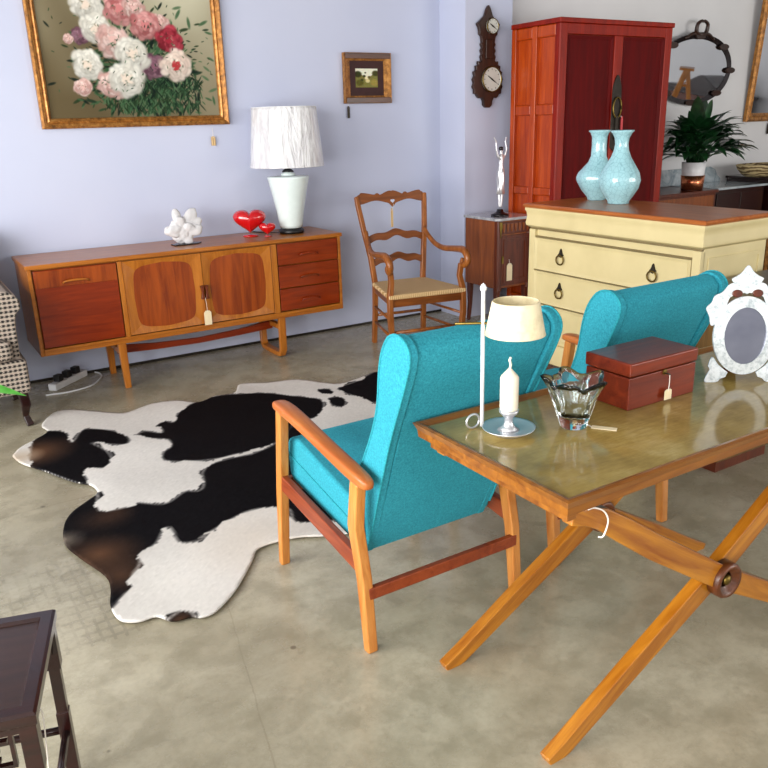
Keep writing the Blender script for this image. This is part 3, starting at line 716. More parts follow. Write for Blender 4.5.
for x in (-hx+.045, hx-.045): link('under_rail', B((x-.015, x+.015, -hy+.03, hy-.03, .722, TZ-.04)), 'table_wood', t, bevel=.003)
tag(link('string_loop', T([(1.245, 1.15, .742), (1.27, 1.152, .738), (1.30, 1.150, .720), (1.315, 1.150, .69), (1.302, 1.150, .655), (1.293, 1.158, .652)], .0022, 6, 5), 'string', smooth=True), 'white string looped over the table leg below the near corner', 'string')
ZT = TZ-.008
# candle lamp
c0 = Vector((1.333, 1.533, ZT))
t = thing('candle_lamp', 'silver candle holder with tall rod and parchment shade on the table', 'candle holder', c0)
link('drip_tray', L([(0, .0), (.045, .0), (.05, .004), (.062, .010), (.071, .016), (.073, .019), (.069, .018), (.05, .011), (.03, .010), (0, .010)], 48), 'silver', t, smooth=True)
link('candle_cup', L([(0, .008), (.03, .010), (.018, .018), (.012, .028), (.011, .042), (.018, .052), (.026, .060), (.027, .068), (0, .068)], 32), 'silver', t, smooth=True)
r0 = Vector((1.296, 1.602, 0))-Vector((c0.x, c0.y, 0))
link('rod', T([(r0.x, r0.y, .006), (r0.x, r0.y, .39)], .0055, 12), 'white', t, smooth=True)
link('rod_finial', L([(0, .385), (.008, .388), (.009, .396), (.006, .402), (0, .408)], 16, (r0.x, r0.y, 0)), 'white', t, smooth=True)
link('ring_handle', T([(r0.x-.012+.022*math.cos(a)-.01, r0.y+.012, .022+.020*math.sin(a)) for a in [k*PI/10 for k in range(21)]], .003, 8), 'silver', t, smooth=True)
sd = Vector((math.cos(-.55), math.sin(-.55), 0))
sc0 = sd*.012+Vector((.004, .006, 0))
sc1 = sc0+Vector((-.005, .0, 0))
link('shade_arm', T([r0-sd*.075+Vector((0, 0, .300)), r0+Vector((0, 0, .300)), sc1+sd*.0+Vector((0, 0, .300))], .004, 8), 'brass', t, smooth=True)
bm = bmesh.new(); lathe(bm, [(.080, .276), (.078, .281), (.062, .362), (.060, .365)], 56, (sc1.x+.006, sc1.y, 0), cap=False)
link('lamp_shade', bm, 'parch', t, smooth=True, solid=.002)
cd = tag(link('candle', L([(0, .068), (.024, .068), (.025, .074), (.025, .158), (.022, .164), (.010, .177), (.005, .183), (0, .184)], 28), 'wax', None, smooth=True, loc=c0), 'cream candle standing in the silver candle holder', 'candle')
link('wick', T([(0, 0, .182), (.003, 0, .194), (-.001, 0, .206), (.003, 0, .214)], .0035, 6, 3), 'wax', cd, smooth=True)
# crystal bowl
def lobes(a, r, z):
    k = max(0, (z-.02)/.12)
    return 1+.11*k*math.cos(5*a+.6)+.06*min(1, k*2)*math.cos(10*a+1.2)+.03*math.cos(15*a)*min(1, k*3)
bm = bmesh.new(); rings = []
prof = [(0, 0), (.036, 0), (.045, .004), (.048, .014), (.053, .028), (.060, .05), (.070, .08), (.082, .108), (.096, .128), (.100, .134), (.092, .136), (.080, .116), (.064, .086), (.050, .056), (.042, .034), (.0, .028)]
for r, z in prof:
    ring = []
    for i in range(80):
        a = 2*PI*i/80; rr = max(r, 1e-4)*lobes(a, r, z); k = max(0, (z-.03)/.11)
        ring.append((rr*math.cos(a), rr*math.sin(a), z+.008*k*math.cos(5*a+.6+PI*.0)))
    rings.append(ring)
loft(bm, rings)
bmesh.ops.scale(bm, vec=(.82, .82, 1.04), verts=bm.verts)
tag(link('glass_bowl', bm, 'glass', None, smooth=True, loc=(1.505, 1.462, ZT)), 'clear crystal bowl with folded wavy rim on the leather tabletop', 'bowl')
t = thing('price_tag', 'cream card tag lying flat on the tabletop beside the crystal bowl', 'price tag', (1.562, 1.402, ZT+.001), -.95)
link('card', B((-.034, .034, -.011, .011, 0, .0012)), 'card', t); link('string', T([(-.034, 0, .001), (-.05, .012, .001), (-.06, .004, .001)], .001, 5, 3), 'string', t)
# wooden box
t = thing('wooden_box', 'reddish mahogany box with hinged lid standing on the writing table', 'box', (1.862, 1.542, ZT))
link('box_body', B((-.145, .145, -.085, .085, 0, .098)), 'redbrown', t, bevel=.003)
link('lid', B((-.148, .148, -.088, .088, .101, .142)), 'redbrown', t, bevel=.005)
link('escutcheon', L([(0, 0), (.009, 0), (.009, .002), (0, .003)], 20), 'brass', t, rot=(PI/2, 0, 0), loc=(0, -.087, .092))
link('key', T([(0, -.086, .09), (0, -.108, .09)], .0025, 8), 'iron', t, smooth=True)
price_tag('cream card tag tied by string to the key of the mahogany box', (1.862, 1.436, ZT+.092), (1.872, 1.444, ZT+.036), (.03, .028))
# venetian mirror
t = thing('table_mirror', 'small oval mirror with white etched scalloped frame on the writing table', 'mirror', (2.205, 1.43, ZT), -.62)
lean = Matrix.Rotation(-.12, 4, 'X')
def vm(name, bm, mat, par=t, **k):
    bmesh.ops.transform(bm, matrix=lean @ Matrix.Diagonal((.86, 1, .90, 1)), verts=bm.verts); return link(name, bm, mat, par, **k)
cz = .165; N = 72
vm('glass', PR(superell(0, cz, .078, .102, 2, N), XZ, -.004, .002), 'mirror_dull')
band = vm('bevelled_band', frame2d(bmesh.new(), superell(0, cz, .112, .137, 2, N), superell(0, cz, .075, .099, 2, N), XZ, -.004, .006, -.010), 'etched', smooth=False)
def shape(pts, k=5): return [(v.x, v.y) for v in catmull([(*p, 0) for p in pts], k)]
for s in (-1, 1):
    m_ = lambda P: [(s*x, z) for x, z in P]
    vm('shoulder_leaf', PR(m_(shape([(.085, .225), (.118, .20), (.128, .232), (.140, .262), (.122, .282), (.112, .305), (.085, .318), (.060, .345), (.03, .345), (.008, .315), (.03, .312), (.06, .298)])), XZ, .0, .007), 'etched', bevel=.0015)
    vm('foot_leaf', PR(m_(shape([(.05, .035), (.085, .062), (.108, .090), (.122, .06), (.116, .045), (.128, .02), (.13, .0), (.09, .0), (.075, .012), (.058, .018)])), XZ, .0, .007), 'etched', bevel=.0015)
    vm('rosette', PR(superell(s*.036, .312, .018, .013, 2, 20), XZ, -.007, .002), 'brown', bevel=.002)
vm('crest', PR(shape([(.0, .308), (.018, .32), (.045, .345), (.055, .362), (.038, .372), (.02, .385), (.0, .408), (-.02, .385), (-.038, .372), (-.055, .362), (-.045, .345), (-.018, .32), (0, .308)], 4)[:-1], XZ, .001, .008), 'etched', bevel=.0015)
link('easel_strut', bar(bmesh.new(), [(0, .03, .24), (0, .11, .0)], .04, .006), 'brown', t)

# ---------------------------------------------------------------- carved ladder-back armchair (front is local -Y)
t = thing('ladder_back_armchair', 'walnut ladder-back armchair with rush seat and scrolled arms', 'armchair', (3.16, 4.72, 0), math.radians(-10))
for s in (-1, 1):
    link('back_post', bar(bmesh.new(), [(s*.205, .275, 0), (s*.20, .25, .25), (s*.195, .245, .46), (s*.215, .27, .66), (s*.245, .315, .85), (s*.268, .365, 1.04), (s*.272, .375, 1.09)], [.036, .038, .04, .038, .036, .034, .03], .038), 'ladder', t, bevel=.008)
    link('leg', bar(bmesh.new(), [(s*.275, -.235, 0), (s*.265, -.24, .10), (s*.282, -.255, .30), (s*.28, -.25, .46), (s*.262, -.235, .56), (s*.272, -.24, .645)], .038, [.034, .034, .044, .046, .034, .036]), 'ladder', t, bevel=.008)
    # S shaped arm ending in a scroll
    P = [(s*.235, .30, .84), (s*.245, .25, .79), (s*.262, .16, .735), (s*.278, .05, .715), (s*.29, -.10, .728), (s*.295, -.22, .735), (s*.295, -.285, .705), (s*.292, -.295, .66), (s*.288, -.262, .632), (s*.285, -.228, .648), (s*.285, -.235, .678)]
    link('arm', tube(bmesh.new(), P, [.016, .017, .019, .021, .023, .026, .026, .023, .021, .018, .012], 10, 5), 'ladder', t, smooth=True)
def slat(z0, half, yb, th, arch, name='slat', heart_cut=False, lean=.2):
    n = 40; top, bot = [], []
    for i in range(n+1):
        u = -1+2*i/n
        if heart_cut:
            tz = .045+.018*math.cos(u*PI*2)*.6+.012*abs(math.cos(u*PI*1.5))-(.012 if abs(u) > .9 else 0)+(.012 if abs(abs(u)-.42) < .05 else 0); bz = -.012-.028*max(0, 1-abs(u)*9)+.012*math.cos(u*PI*2+PI)
            if abs(u) < .03: tz -= .004
        else:
            tz = .026+arch*math.cos(u*PI)+arch*.4*math.cos(u*3*PI); bz = -.026+arch*math.cos(u*PI)+arch*.55*math.cos(u*3*PI)
        top.append((u*half, z0+tz)); bot.append((u*half, z0+bz))
    bm = PR(top+bot[::-1], lambda u, v, q: (u, yb+q+(v-z0)*lean-.02*math.cos(u/half*PI/2), v), -.009, .009)
    return link(name, bm, 'ladder_x', t, bevel=.004)
cr = slat(1.055, .262, .372, .02, 0, 'crest_rail', True)
hs = lambda a: (.0165*16*math.sin(a)**3/17, 1.048+.0165*(13*math.cos(a)-5*math.cos(2*a)-2*math.cos(3*a)-math.cos(4*a))/17)
link('heart_piercing', PR([hs(2*PI*i/28) for i in range(28)], XZ, .337, .352), 'wall', cr)
slat(.80, .238, .305, .02, .018); slat(.635, .21, .268, .02, .016)
seat = [(-.30, -.275), (.30, -.275), (.215, .26), (-.215, .26)]
link('seat', PR(seat, XY, .44, .475), 'rush', t, bevel=.012, seg=3)
link('seat_rail', PR([(-.275, -.262), (.275, -.262), (.275, -.238), (-.275, -.238)], XY, .385, .448), 'ladder_x', t, bevel=.004)
for s in (-1, 1): link('seat_rail', bar(bmesh.new(), [(s*.272, -.24, .42), (s*.197, .24, .42)], .02, .05), 'ladder_x', t, bevel=.003)
for z in (.14, .26):
    for s in (-1, 1): link('stretcher', T([(s*.272, -.24, z+.03), (s*.203, .25, z+.03)], .010, 8), 'ladder', t, smooth=True)
link('stretcher', T([(-.272, -.24, .2), (.272, -.24, .2)], .012, 8), 'ladder', t, smooth=True)
link('stretcher', B((-.265, .265, -.262, -.238, .10, .15)), 'ladder_x', t, bevel=.004)
link('stretcher', T([(-.2, .25, .22), (.2, .25, .22)], .011, 8), 'ladder', t, smooth=True)
price_tag('narrow card tag hanging from the crest of the ladder-back armchair', (3.20, 5.01, 1.03), (3.195, 5.03, .98), (.02, .12), mat=M['rush'])

# ---------------------------------------------------------------- marble topped bedside cabinet
t = thing('bedside_cabinet', 'dark mahogany bedside cabinet with grey marble top beside the pillar', 'cabinet', (4.180, 4.985, 0))
a, b = .175, .205
def oct_(o): return [(-a-o+.03, -b-o), (a+o-.03, -b-o), (a+o, -b-o+.035), (a+o, b+o), (-a-o, b+o), (-a-o, -b-o+.035)]
link('marble_top', PR(oct_(.012), XY, .85, .872), 'marble', t, bevel=.004)
link('carcass', B((-a, a, -b+.012, b, .32, .85)), 'brown_light', t, bevel=.003)  # carcass painted lighter than the door, for the light on its side
for s in (-1, 1):
    link('corner_post', PR([(s*(a-.05), -b+.012), (s*(a-.04), -b-.004), (s*(a-.008), -b-.004+.0), (s*(a+.004), -b+.012), (s*(a+.004), -b+.04), (s*(a-.05), -b+.04)][::s], XY, .30, .85), 'brown', t, bevel=.003)
    link('gilt_mount', PR(shape([(s*(a-.034), .84), (s*(a-.012), .84), (s*(a-.010), .80), (s*(a-.018), .77), (s*(a-.022), .72), (s*(a-.028), .77), (s*(a-.036), .80)], 3), XZ, -b-.010, -b-.003), 'brass', t)
dr = link('door', B((-.145, .145, -b-.004, -b+.014, .34, .735)), 'brown', t, bevel=.003)
link('raised_panel', frame2d(bmesh.new(), rect(-.12, .12, .365, .71), rect(-.095, .095, .39, .685), XZ, -b-.010, -b-.003), 'brown', dr)
link('lock_plate', PR([(-.137, .52), (-.120, .52), (-.118, .55), (-.125, .58), (-.132, .58), (-.139, .55)], XZ, -b-.009, -b-.003), 'brass', dr)
dw = link('drawer', B((-.145, .145, -b-.004, -b+.014, .748, .838)), 'brown', t, bevel=.003)
for k in range(7): link('fluted_dart', PR([(-.12+k*.04-.012, .825), (-.12+k*.04+.012, .825), (-.12+k*.04+.006, .77), (-.12+k*.04, .762), (-.12+k*.04-.006, .77)], XZ, -b-.010, -b-.003), 'brown_light', dw)
for x, y in ((-a+.03, -b+.04), (a-.03, -b+.04), (a-.03, b-.03), (-a+.03, b-.03)):
    link('leg', bar(bmesh.new(), [(x, y, .33), (x*1.02, y, .15), (x*1.08, y*1.04, 0)], [.044, .032, .026], [.044, .032, .026]), 'brown', t, bevel=.005)
price_tag('cream card tag hanging on the bedside cabinet door', (4.11, 4.766, .55), (4.115, 4.764, .50), (.055, .12))

# figurine
t = thing('figurine', 'slender silver dancing lady figurine with raised arms on marble top', 'figurine', (4.155, 4.94, .872))
link('plinth', L([(0, 0), (.07, 0), (.072, .010), (.05, .018), (.030, .028), (.022, .05), (0, .052)], 32), 'bronze_dark', t, smooth=True)
def skin(name, pts, edges, rad, mat, par, root=0, sub=2):
    me = bpy.data.meshes.new(name); me.from_pydata([Vector(p) for p in pts], edges, [])
    o = bpy.data.objects.new(name, me); COL.objects.link(o); me.materials.append(M[mat]); o.parent = par
    mo = o.modifiers.new('Skin', 'SKIN'); mo.use_smooth_shade = True
    if not me.skin_vertices: 
        bpy.context.view_layer.objects.active = o
    for v, r in zip(me.skin_vertices[0].data, rad): v.radius = (r, r)
    me.skin_vertices[0].data[root].use_root = True
    s = o.modifiers.new('Sub', 'SUBSURF'); s.levels = s.render_levels = sub; return o
pts = [(0,0,.34),(0,.0,.40),(.004,0,.455),(0,0,.478),(.002,-.004,.505), (.018,0,.33),(.016,-.008,.20),(.008,0,.06), (-.016,0,.32),(-.006,.012,.20),(-.004,.004,.06), (.034,0,.452),(.052,-.004,.505),(.040,0,.565),(.052,0,.600), (-.030,0,.450),(-.046,0,.50),(-.050,0,.56),(-.072,0,.598)]
edg = [(0,1),(1,2),(2,3),(3,4),(0,5),(5,6),(6,7),(0,8),(8,9),(9,10),(2,11),(11,12),(12,13),(13,14),(2,15),(15,16),(16,17),(17,18)]
rad = [.026,.019,.022,.010,.018, .020,.014,.008,.020,.014,.008,.010,.008,.006,.005,.010,.008,.006,.005]
skin('figure', pts, edg, rad, 'silver', t)
link('hair', L([(0, .0), (.014, .004), (.019, .014), (.016, .026), (0, .032)], 16, (.002, .002, .496)), 'bronze_dark', t, smooth=True)
link('skirt', L([(.022, .36), (.026, .33), (.030, .28), (.026, .22), (.034, .17), (.028, .165)], 28, mod=lambda a_, r, z: 1+.12*math.cos(5*a_+z*20)), 'silver', t, smooth=True)

# ---------------------------------------------------------------- barometer on pillar
t = thing('wall_barometer', 'carved dark wooden wall barometer with two round dials on the pillar', 'barometer', (4.235, 5.233, 1.69))
half = [(0, .745), (.018, .72), (.03, .69), (.042, .665), (.075, .64), (.112, .61), (.095, .58), (.088, .555), (.088, .535), (.07, .52), (.062, .48), (.072, .465), (.06, .44), (.074, .42), (.062, .395), (.075, .375), (.066, .350), (.082, .335), (.10, .345), (.098, .315), (.122, .31), (.118, .28), (.142, .265), (.135, .235), (.150, .21), (.138, .185), (.150, .155), (.135, .135), (.135, .105), (.112, .098), (.10, .078), (.085, .070), (.062, .075), (.045, .05), (.042, .02), (.022, 0)]
link('carved_case', PR(half+[(-x, z) for x, z in half[::-1] if x > 0], XZ, -.03, 0), 'clock_wood', t, bevel=.005)
link('tube_cover', B((-.035, .035, -.042, -.028, .36, .50)), 'clock_wood', t, bevel=.008)
for z, r, nm in ((.21, .094, 'dial'), (.595, .056, 'small_dial')):
    d = link(nm, L([(0, 0), (r, 0), (r, .012), (r*.93, .013), (r*.9, .010), (0, .010)], 48), 'dial', t, rot=(PI/2, 0, 0), loc=(.030, -.028, z))
    link('bezel', L([(r*.92, .006), (r*1.02, .006), (r*1.04, .014), (r*.98, .020), (r*.93, .015), (r*.92, .006)], 48), 'brass', d, smooth=True)
    for k in range(12):
        aa = k*PI/6; link('dial_mark', B((r*.72, r*.84, -.002, .002, .010, .0112)), 'iron', d, rot=(0, 0, aa))
    link('needle', PR([(-r*.55, -.002), (0, -.006), (r*.7, 0), (0, .006), (-r*.55, .002)], XY, .0115, .013), 'iron', d, rot=(0, 0, -.55))

# ---------------------------------------------------------------- red armoire
AX0, AX1, AY, AH = 4.405, 5.62, 4.60, 2.288
t = thing('armoire', 'tall dark red two-door armoire standing behind the cream dresser', 'armoire', (AX0, AY, 0))
w, d = AX1-AX0, .53
link('cornice', B((-.012, w+.012, -.014, d, AH-.035, AH)), 'arm_edge', t, bevel=.006)
link('carcass', B((.03, w-.02, .03, d, .08, AH-.03)), 'arm_side', t)
for y0, y1 in ((0, .05), (.245, .30), (d-.05, d)):
    link('side_stile', B((-.002, .04, y0, y1, 0, AH-.035)), 'arm_edge' if y0 == 0 else 'arm_side', t, bevel=.005)
for z0, z1 in ((AH-.12, AH-.035), (1.62, 1.70), (1.02, 1.08), (.10, .2)):
    for y0, y1 in ((.05, .245), (.30, d-.05)): link('side_rail', B((.002, .035, y0, y1, z0, z1)), 'arm_side', t, bevel=.012, seg=3)
for k, (x0, x1) in enumerate(((0, .075), (w-.075, w))):
    link('front_stile', B((x0, x1, -.004, .03, 0, AH-.035)), 'arm_edge', t, bevel=.006)
link('head_rail', B((.075, w-.075, -.002, .03, AH-.11, AH-.035)), 'arm_edge', t, bevel=.006)
link('bottom_rail', B((.075, w-.075, -.002, .03, .08, .26)), 'arm_edge', t, bevel=.006)
link('centre_stile', B((w/2-.045, w/2+.045, -.010, .028, .26, AH-.11)), 'arm_edge', t, bevel=.006)
for k, (x0, x1) in enumerate(((.08, w/2-.048), (w/2+.048, w-.08))):
    dr = link('door', frame2d(bmesh.new(), rect(x0, x1, .265, AH-.115), rect(x0+.03, x1-.03, .30, AH-.145), XZ, 0, .03, .008), 'arm_red', t)
    link('door_panel', B((x0+.028, x1-.028, .010, .024, .29, AH-.135)), 'arm_red', dr)
lk = link('lock_plate', PR(shape([(w/2-.045, 1.36), (w/2-.05, 1.75), (w/2-.03, 1.86), (w/2, 1.90), (w/2+.03, 1.86), (w/2+.05, 1.75), (w/2+.045, 1.36), (w/2, 1.33)], 4), XZ, -.018, -.010), 'iron', t, bevel=.002)
link('ring', T([(w/2+.045*math.cos(q_), -.028, 1.66+.075*math.sin(q_)) for q_ in [k*PI/12 for k in range(25)]], .006, 8), 'brass', lk, smooth=True)
link('padlock_bar', B((w/2-.012, w/2+.012, -.034, -.016, 1.42, 1.60)), 'iron', lk, bevel=.003)
price_tag('pinkish red tag hanging from the armoire lock', (AX0+w/2+.04, AY-.032, 1.60), (AX0+w/2+.055, AY-.034, 1.57), (.022, .16), mat='redtag')

# ---------------------------------------------------------------- cream dresser (front faces -X)
DX, DYC = 3.42, 3.144; DH = 1.10
t = thing('cream_dresser', 'cream painted chest of drawers with wooden top and ring pulls', 'dresser', (DX, DYC, 0))
hy, dd = .630, .53
def rings_box(x0, x1, y0, y1, prof):
    bm = bmesh.new(); loft(bm, [[(x0-o, y0-o, z), (x1+o*.3, y0-o, z), (x1+o*.3, y1+o, z), (x0-o, y1+o, z)] for o, z in prof]); return bm
link('top', rings_box(0, dd, -hy, hy, [(.022, DH-.026), (.030, DH-.020), (.034, DH-.012), (.028, DH-.003), (.022, DH)]), 'dresser_top', t)
link('cornice_drawer', rings_box(0, dd, -hy, hy, [(.002, .955), (.018, .968), (.020, .985), (.014, 1.02), (.018, 1.05), (.024, 1.06), (.024, DH-.026)]), 'cream', t, bevel=.002)
link('carcass', B((.02, dd, -hy+.0, hy-.0, .10, .955)), 'cream', t, bevel=.003)
link('shadow_gap', B((.004, dd-.01, -hy+.002, hy-.002, .944, .956)), 'cream_gap', t)
for s in (-1, 1): link('corner_post', B((-.004, .03, s*hy-.05 if s > 0 else s*hy, s*hy if s > 0 else s*hy+.05, .10, .944)), 'cream', t, bevel=.004)
for k, (z0, z1) in enumerate(((.70, .895), (.49, .69), (.28, .48), )):
    link('rail', B((.006, .022, -hy+.05, hy-.05, z1+.002, z1+.010)), 'cream_gap', t)  # dark cream strip paints the shade in the gap above each drawer
    dw = link('drawer', frame2d(bmesh.new(), rect(-hy+.053, hy-.053, z0, z1), rect(-hy+.075, hy-.075, z0+.02, z1-.02), lambda u, v, q_: (q_, u, v), -.004, .03, .002), 'cream', t)
    link('drawer_field', B((.0, .02, -hy+.074, hy-.074, z0+.019, z1-.019)), 'cream', dw)
    for s in (-1, 1):
        y = s*.345; zc = (z0+z1)/2+.012
        pl = link('ring_pull', tube(bmesh.new(), [(-.014, y+.030*math.cos(q_), zc-.028+.028*math.sin(q_)) for q_ in [j_*PI/12 for j_ in range(25)]], .0045, 8), 'brass', dw, smooth=True)
        link('pull_rosette', PR(shape([(y-.022, zc), (y-.012, zc+.012), (y, zc+.04), (y+.012, zc+.012), (y+.022, zc), (y, zc-.014)], 3), lambda u, v, q_: (q_, u, v), -.010, .0), 'iron', pl)
link('plinth', rings_box(0, dd, -hy, hy, [(.0, .24), (.012, .22), (.012, .12), (0, .12)]), 'cream', t, bevel=.003)
for z0, z1 in ((.70, .905), (.29, .68)):
    link('side_panel', frame2d(bmesh.new(), rect(.055, dd-.04, z0, z1), rect(.075, dd-.06, z0+.02, z1-.02), XZ, -hy-.006, -hy+.004), 'cream', t)
for x, y in ((.03, -hy+.04), (dd-.04, -hy+.04), (.03, hy-.04), (dd-.04, hy-.04)):
    link('foot', L([(0, 0), (.03, 0), (.045, .03), (.045, .07), (.03, .11), (.03, .13), (0, .13)], 20, (x, y, 0)), 'cream', t, smooth=True)
# vases
def vase(x, y, kind, label):
    P = [(0, 0), (.060, 0), (.064, .006), (.062, .014), (.085, .045), (.112, .09), (.122, .135), (.112, .18), (.085, .225), (.060, .265), (.044, .305), (.038, .34), (.042, .375), (.056, .402), (.068, .414), (.066, .42), (.05, .405), (.034, .37), (.0, .35)]
    if kind: P = [(0, 0), (.055, 0), (.058, .008), (.060, .018), (.095, .06), (.124, .115), (.128, .14), (.118, .168), (.09, .20), (.062, .232), (.048, .265), (.045, .33), (.047, .38), (.056, .402), (.068, .414), (.066, .42), (.05, .41), (.036, .37), (.0, .35)]
    bm = L(P, 56, mod=(lambda a, r, z: 1+.015*math.cos(12*a)) if not kind else (lambda a, r, z: 1+.03*max(0, 1-abs(z-.13)/.09)*math.cos(8*a)))
    tag(link('celadon_vase', bm, 'celadon', None, smooth=True, loc=(x, y, DH)), label, 'vase', 'pale blue vases on the cream dresser')
vase(3.745, 3.365, 0, 'pear-shaped pale blue crackle vase standing in front on the cream dresser')
vase(3.83, 3.62, 1, 'pale blue vase with angular shoulders behind the pear-shaped vase')

# ---------------------------------------------------------------- dark desk right of the chairs
M['desk_brown'] = wood('faded_olive_brown_desk', (88, 66, 36), (124, 96, 56), 'z')
t = thing('dark_desk', 'dark brown wooden desk behind the table mirror beside the cream dresser', 'desk', (3.05, 2.05, 0))
link('desktop', B((-.02, 1.42, -.02, .43, .772, .80)), plain('worn_olive_brown_top', (78, 66, 46), .35, var=10, scale=7), t, bevel=.005)
for x0, x1 in ((0, .42), (.98, 1.40)):
    p = link('pedestal', B((x0, x1, 0, .41, .06, .772)), M['desk_brown'], t, bevel=.004)
    for k in range(3):
        d_ = link('drawer', B((x0+.02, x1-.02, -.012, .004, .09+.225*k, .30+.225*k)), 'brown', p, bevel=.003)
    link('plinth', B((x0+.02, x1-.02, .02, .39, 0, .06)), 'brown', p)
link('kneehole_drawer', B((.43, .97, -.01, .39, .66, .77)), 'brown', t, bevel=.003)

# ---------------------------------------------------------------- far right furniture and mirrors
t = thing('low_chest', 'dark wooden chest under the potted plant beside the red armoire', 'chest', (5.75, 4.98, 0))
link('top', B((0, 1.17, -.02, .56, .865, .895)), 'brown', t, bevel=.005)
link('carcass', B((.02, 1.15, .0, .55, .06, .865)), 'brown', t, bevel=.004)
link('plinth', B((.03, 1.14, .01, .54, 0, .06)), 'dark', t)
for k in range(3): link('drawer', B((.05, 1.12, -.008, .004, .10+.255*k, .335+.255*k)), 'brown_light' if k == 2 else 'brown', t, bevel=.003)
t = thing('washstand', 'dark washstand with pale marble top and curved marble splashback', 'washstand', (6.95, 5.02, 0))
link('marble_slab', B((-.01, .80, -.03, .53, .878, .90)), 'marble_b', t, bevel=.004)
link('carcass', B((.0, .79, .0, .52, .08, .878)), 'dark', t, bevel=.004)
for k in range(2): link('door', B((.02+k*.38, .39+k*.38, -.01, .004, .12, .84)), 'dark', t, bevel=.004)
for x in (.03, .76): link('foot', B((x-.03, x+.03, .02, .08, 0, .08)), 'dark', t); 
for x in (.03, .76): link('foot', B((x-.03, x+.03, .44, .50, 0, .08)), 'dark', t)
link('splashback', PR([(-.35, .90), (.76, .90), (.76, .93), (.70, .97), (.66, 1.03), (.58, 1.06), (-.35, 1.06)], XZ, .505, .525), 'marble_b', t, bevel=.003)
t = thing('side_cupboard', 'dark cupboard at the right edge beyond the washstand', 'cupboard', (7.78, 4.95, 0))
link('top', B((-.01, 1.1, -.02, .56, .93, .955)), 'dark', t, bevel=.004)
link('carcass', B((0, 1.09, 0, .55, 0, .93)), 'dark', t, bevel=.004)
link('corner_strip', B((.0, .06, -.012, .02, 0, .93)), 'gilt', t, bevel=.003)
bm = bmesh.new(); rings = []
for r, z in [(.0, .0), (.55, .0), (.75, .03), (.92, .08), (1.0, .125), (.96, .128), (.86, .09), (.68, .045), (.0, .03)]:
    rings.append([(.34*max(r, .001)*math.cos(q_), .19*max(r, .001)*math.sin(q_), z) for q_ in [2*PI*k/40 for k in range(40)]])
loft(bm, rings); m = NT('woven_cane'); wv = m.n('ShaderNodeTexWave'); wv.inputs['Scale'].default_value = 9; wv.inputs['Distortion'].default_value = 6; wv.bands_direction = 'Z'; m.l(m.coord(), wv.inputs['Vector'])
m.set(Base_Color=m.ramp(wv.outputs['Fac'], [(.3, (96, 76, 46)), (.7, (186, 166, 122))]), Roughness=.8); m.bump(wv.outputs['Fac'], .6, .004)
tag(link('woven_basket', bm, m.m, None, smooth=True, loc=(7.86, 5.16, .955)), 'shallow tan woven basket on the cupboard at the right edge', 'basket')

def leaf(bm, base, tip, width, droop, n=8, tilt=0):
    b = Vector(base); e = Vector(tip); d = e-b; Lh = d.length; s = d.cross(Vector((0,0,1)))
    s = s.normalized() if s.length > 1e-4 else Vector((1,0,0)); s = s*math.cos(tilt)+Vector((0,0,1))*math.sin(tilt); L_, R_, C_ = [], [], []
    for i in range(n+1):
        u = i/n; c_ = b+d*u+Vector((0,0,1))*(droop*4*u*(1-u)); w_ = width*(math.sin(PI*min(1, u**.8))**.9)*(1-.25*u)+.0008
        C_.append(bm.verts.new(c_-Vector((0,0,1))*w_*.25)); L_.append(bm.verts.new(c_+s*w_/1)); R_.append(bm.verts.new(c_-s*w_/1))
    for i in range(n):
        bm.faces.new((L_[i], L_[i+1], C_[i+1], C_[i])); bm.faces.new((C_[i], C_[i+1], R_[i+1], R_[i]))
t = thing('potted_plant', 'leafy dark green plant in a white pot with copper band on the chest', 'plant', (6.69, 5.10, .895))
link('pot', L([(0, 0), (.085, 0), (.092, .01), (.105, .16), (.112, .26), (.105, .262), (.098, .24), (0, .235)], 40), 'pot_white', t, smooth=True)
link('pot_band', L([(.094, .002), (.100, .002), (.111, .14), (.105, .14)], 40), 'copper', t, smooth=True)
link('soil', L([(0, .238), (.097, .238), (.097, .243), (0, .246)], 24), 'soil', t)
rng = random.Random(11); lm = bmesh.new(); sm = bmesh.new()
for k in range(150):
    a = rng.uniform(0, 2*PI); el = rng.uniform(.2, 1.4); R_ = rng.uniform(.30, .62)
    b = Vector((rng.uniform(-.05, .05), rng.uniform(-.05, .05), .24)); dr = Vector((math.cos(a)*math.cos(el)*.9, math.sin(a)*math.cos(el)*.42-.12, math.sin(el)*.78))
    mid = b+dr*R_*.62+Vector((0, 0, .04)); tube(sm, [b, (b+mid)/2+Vector((0,0,.03)), mid], .004, 5)
    tip = mid+Vector((dr.x, dr.y, dr.z*.3-.22*rng.random())).normalized()*rng.uniform(.24, .34)
    leaf(lm, mid, tip, rng.uniform(.045, .075), .05)
leaf(lm, (.06, 0, .55), (.10, -.02, .74), .03, 0); tube(sm, [(0, 0, .24), (.06, 0, .55)], .004, 5)
o_ = link('foliage', lm, 'leaf', t, smooth=True); link('stems', sm, 'leaf', t, smooth=True)

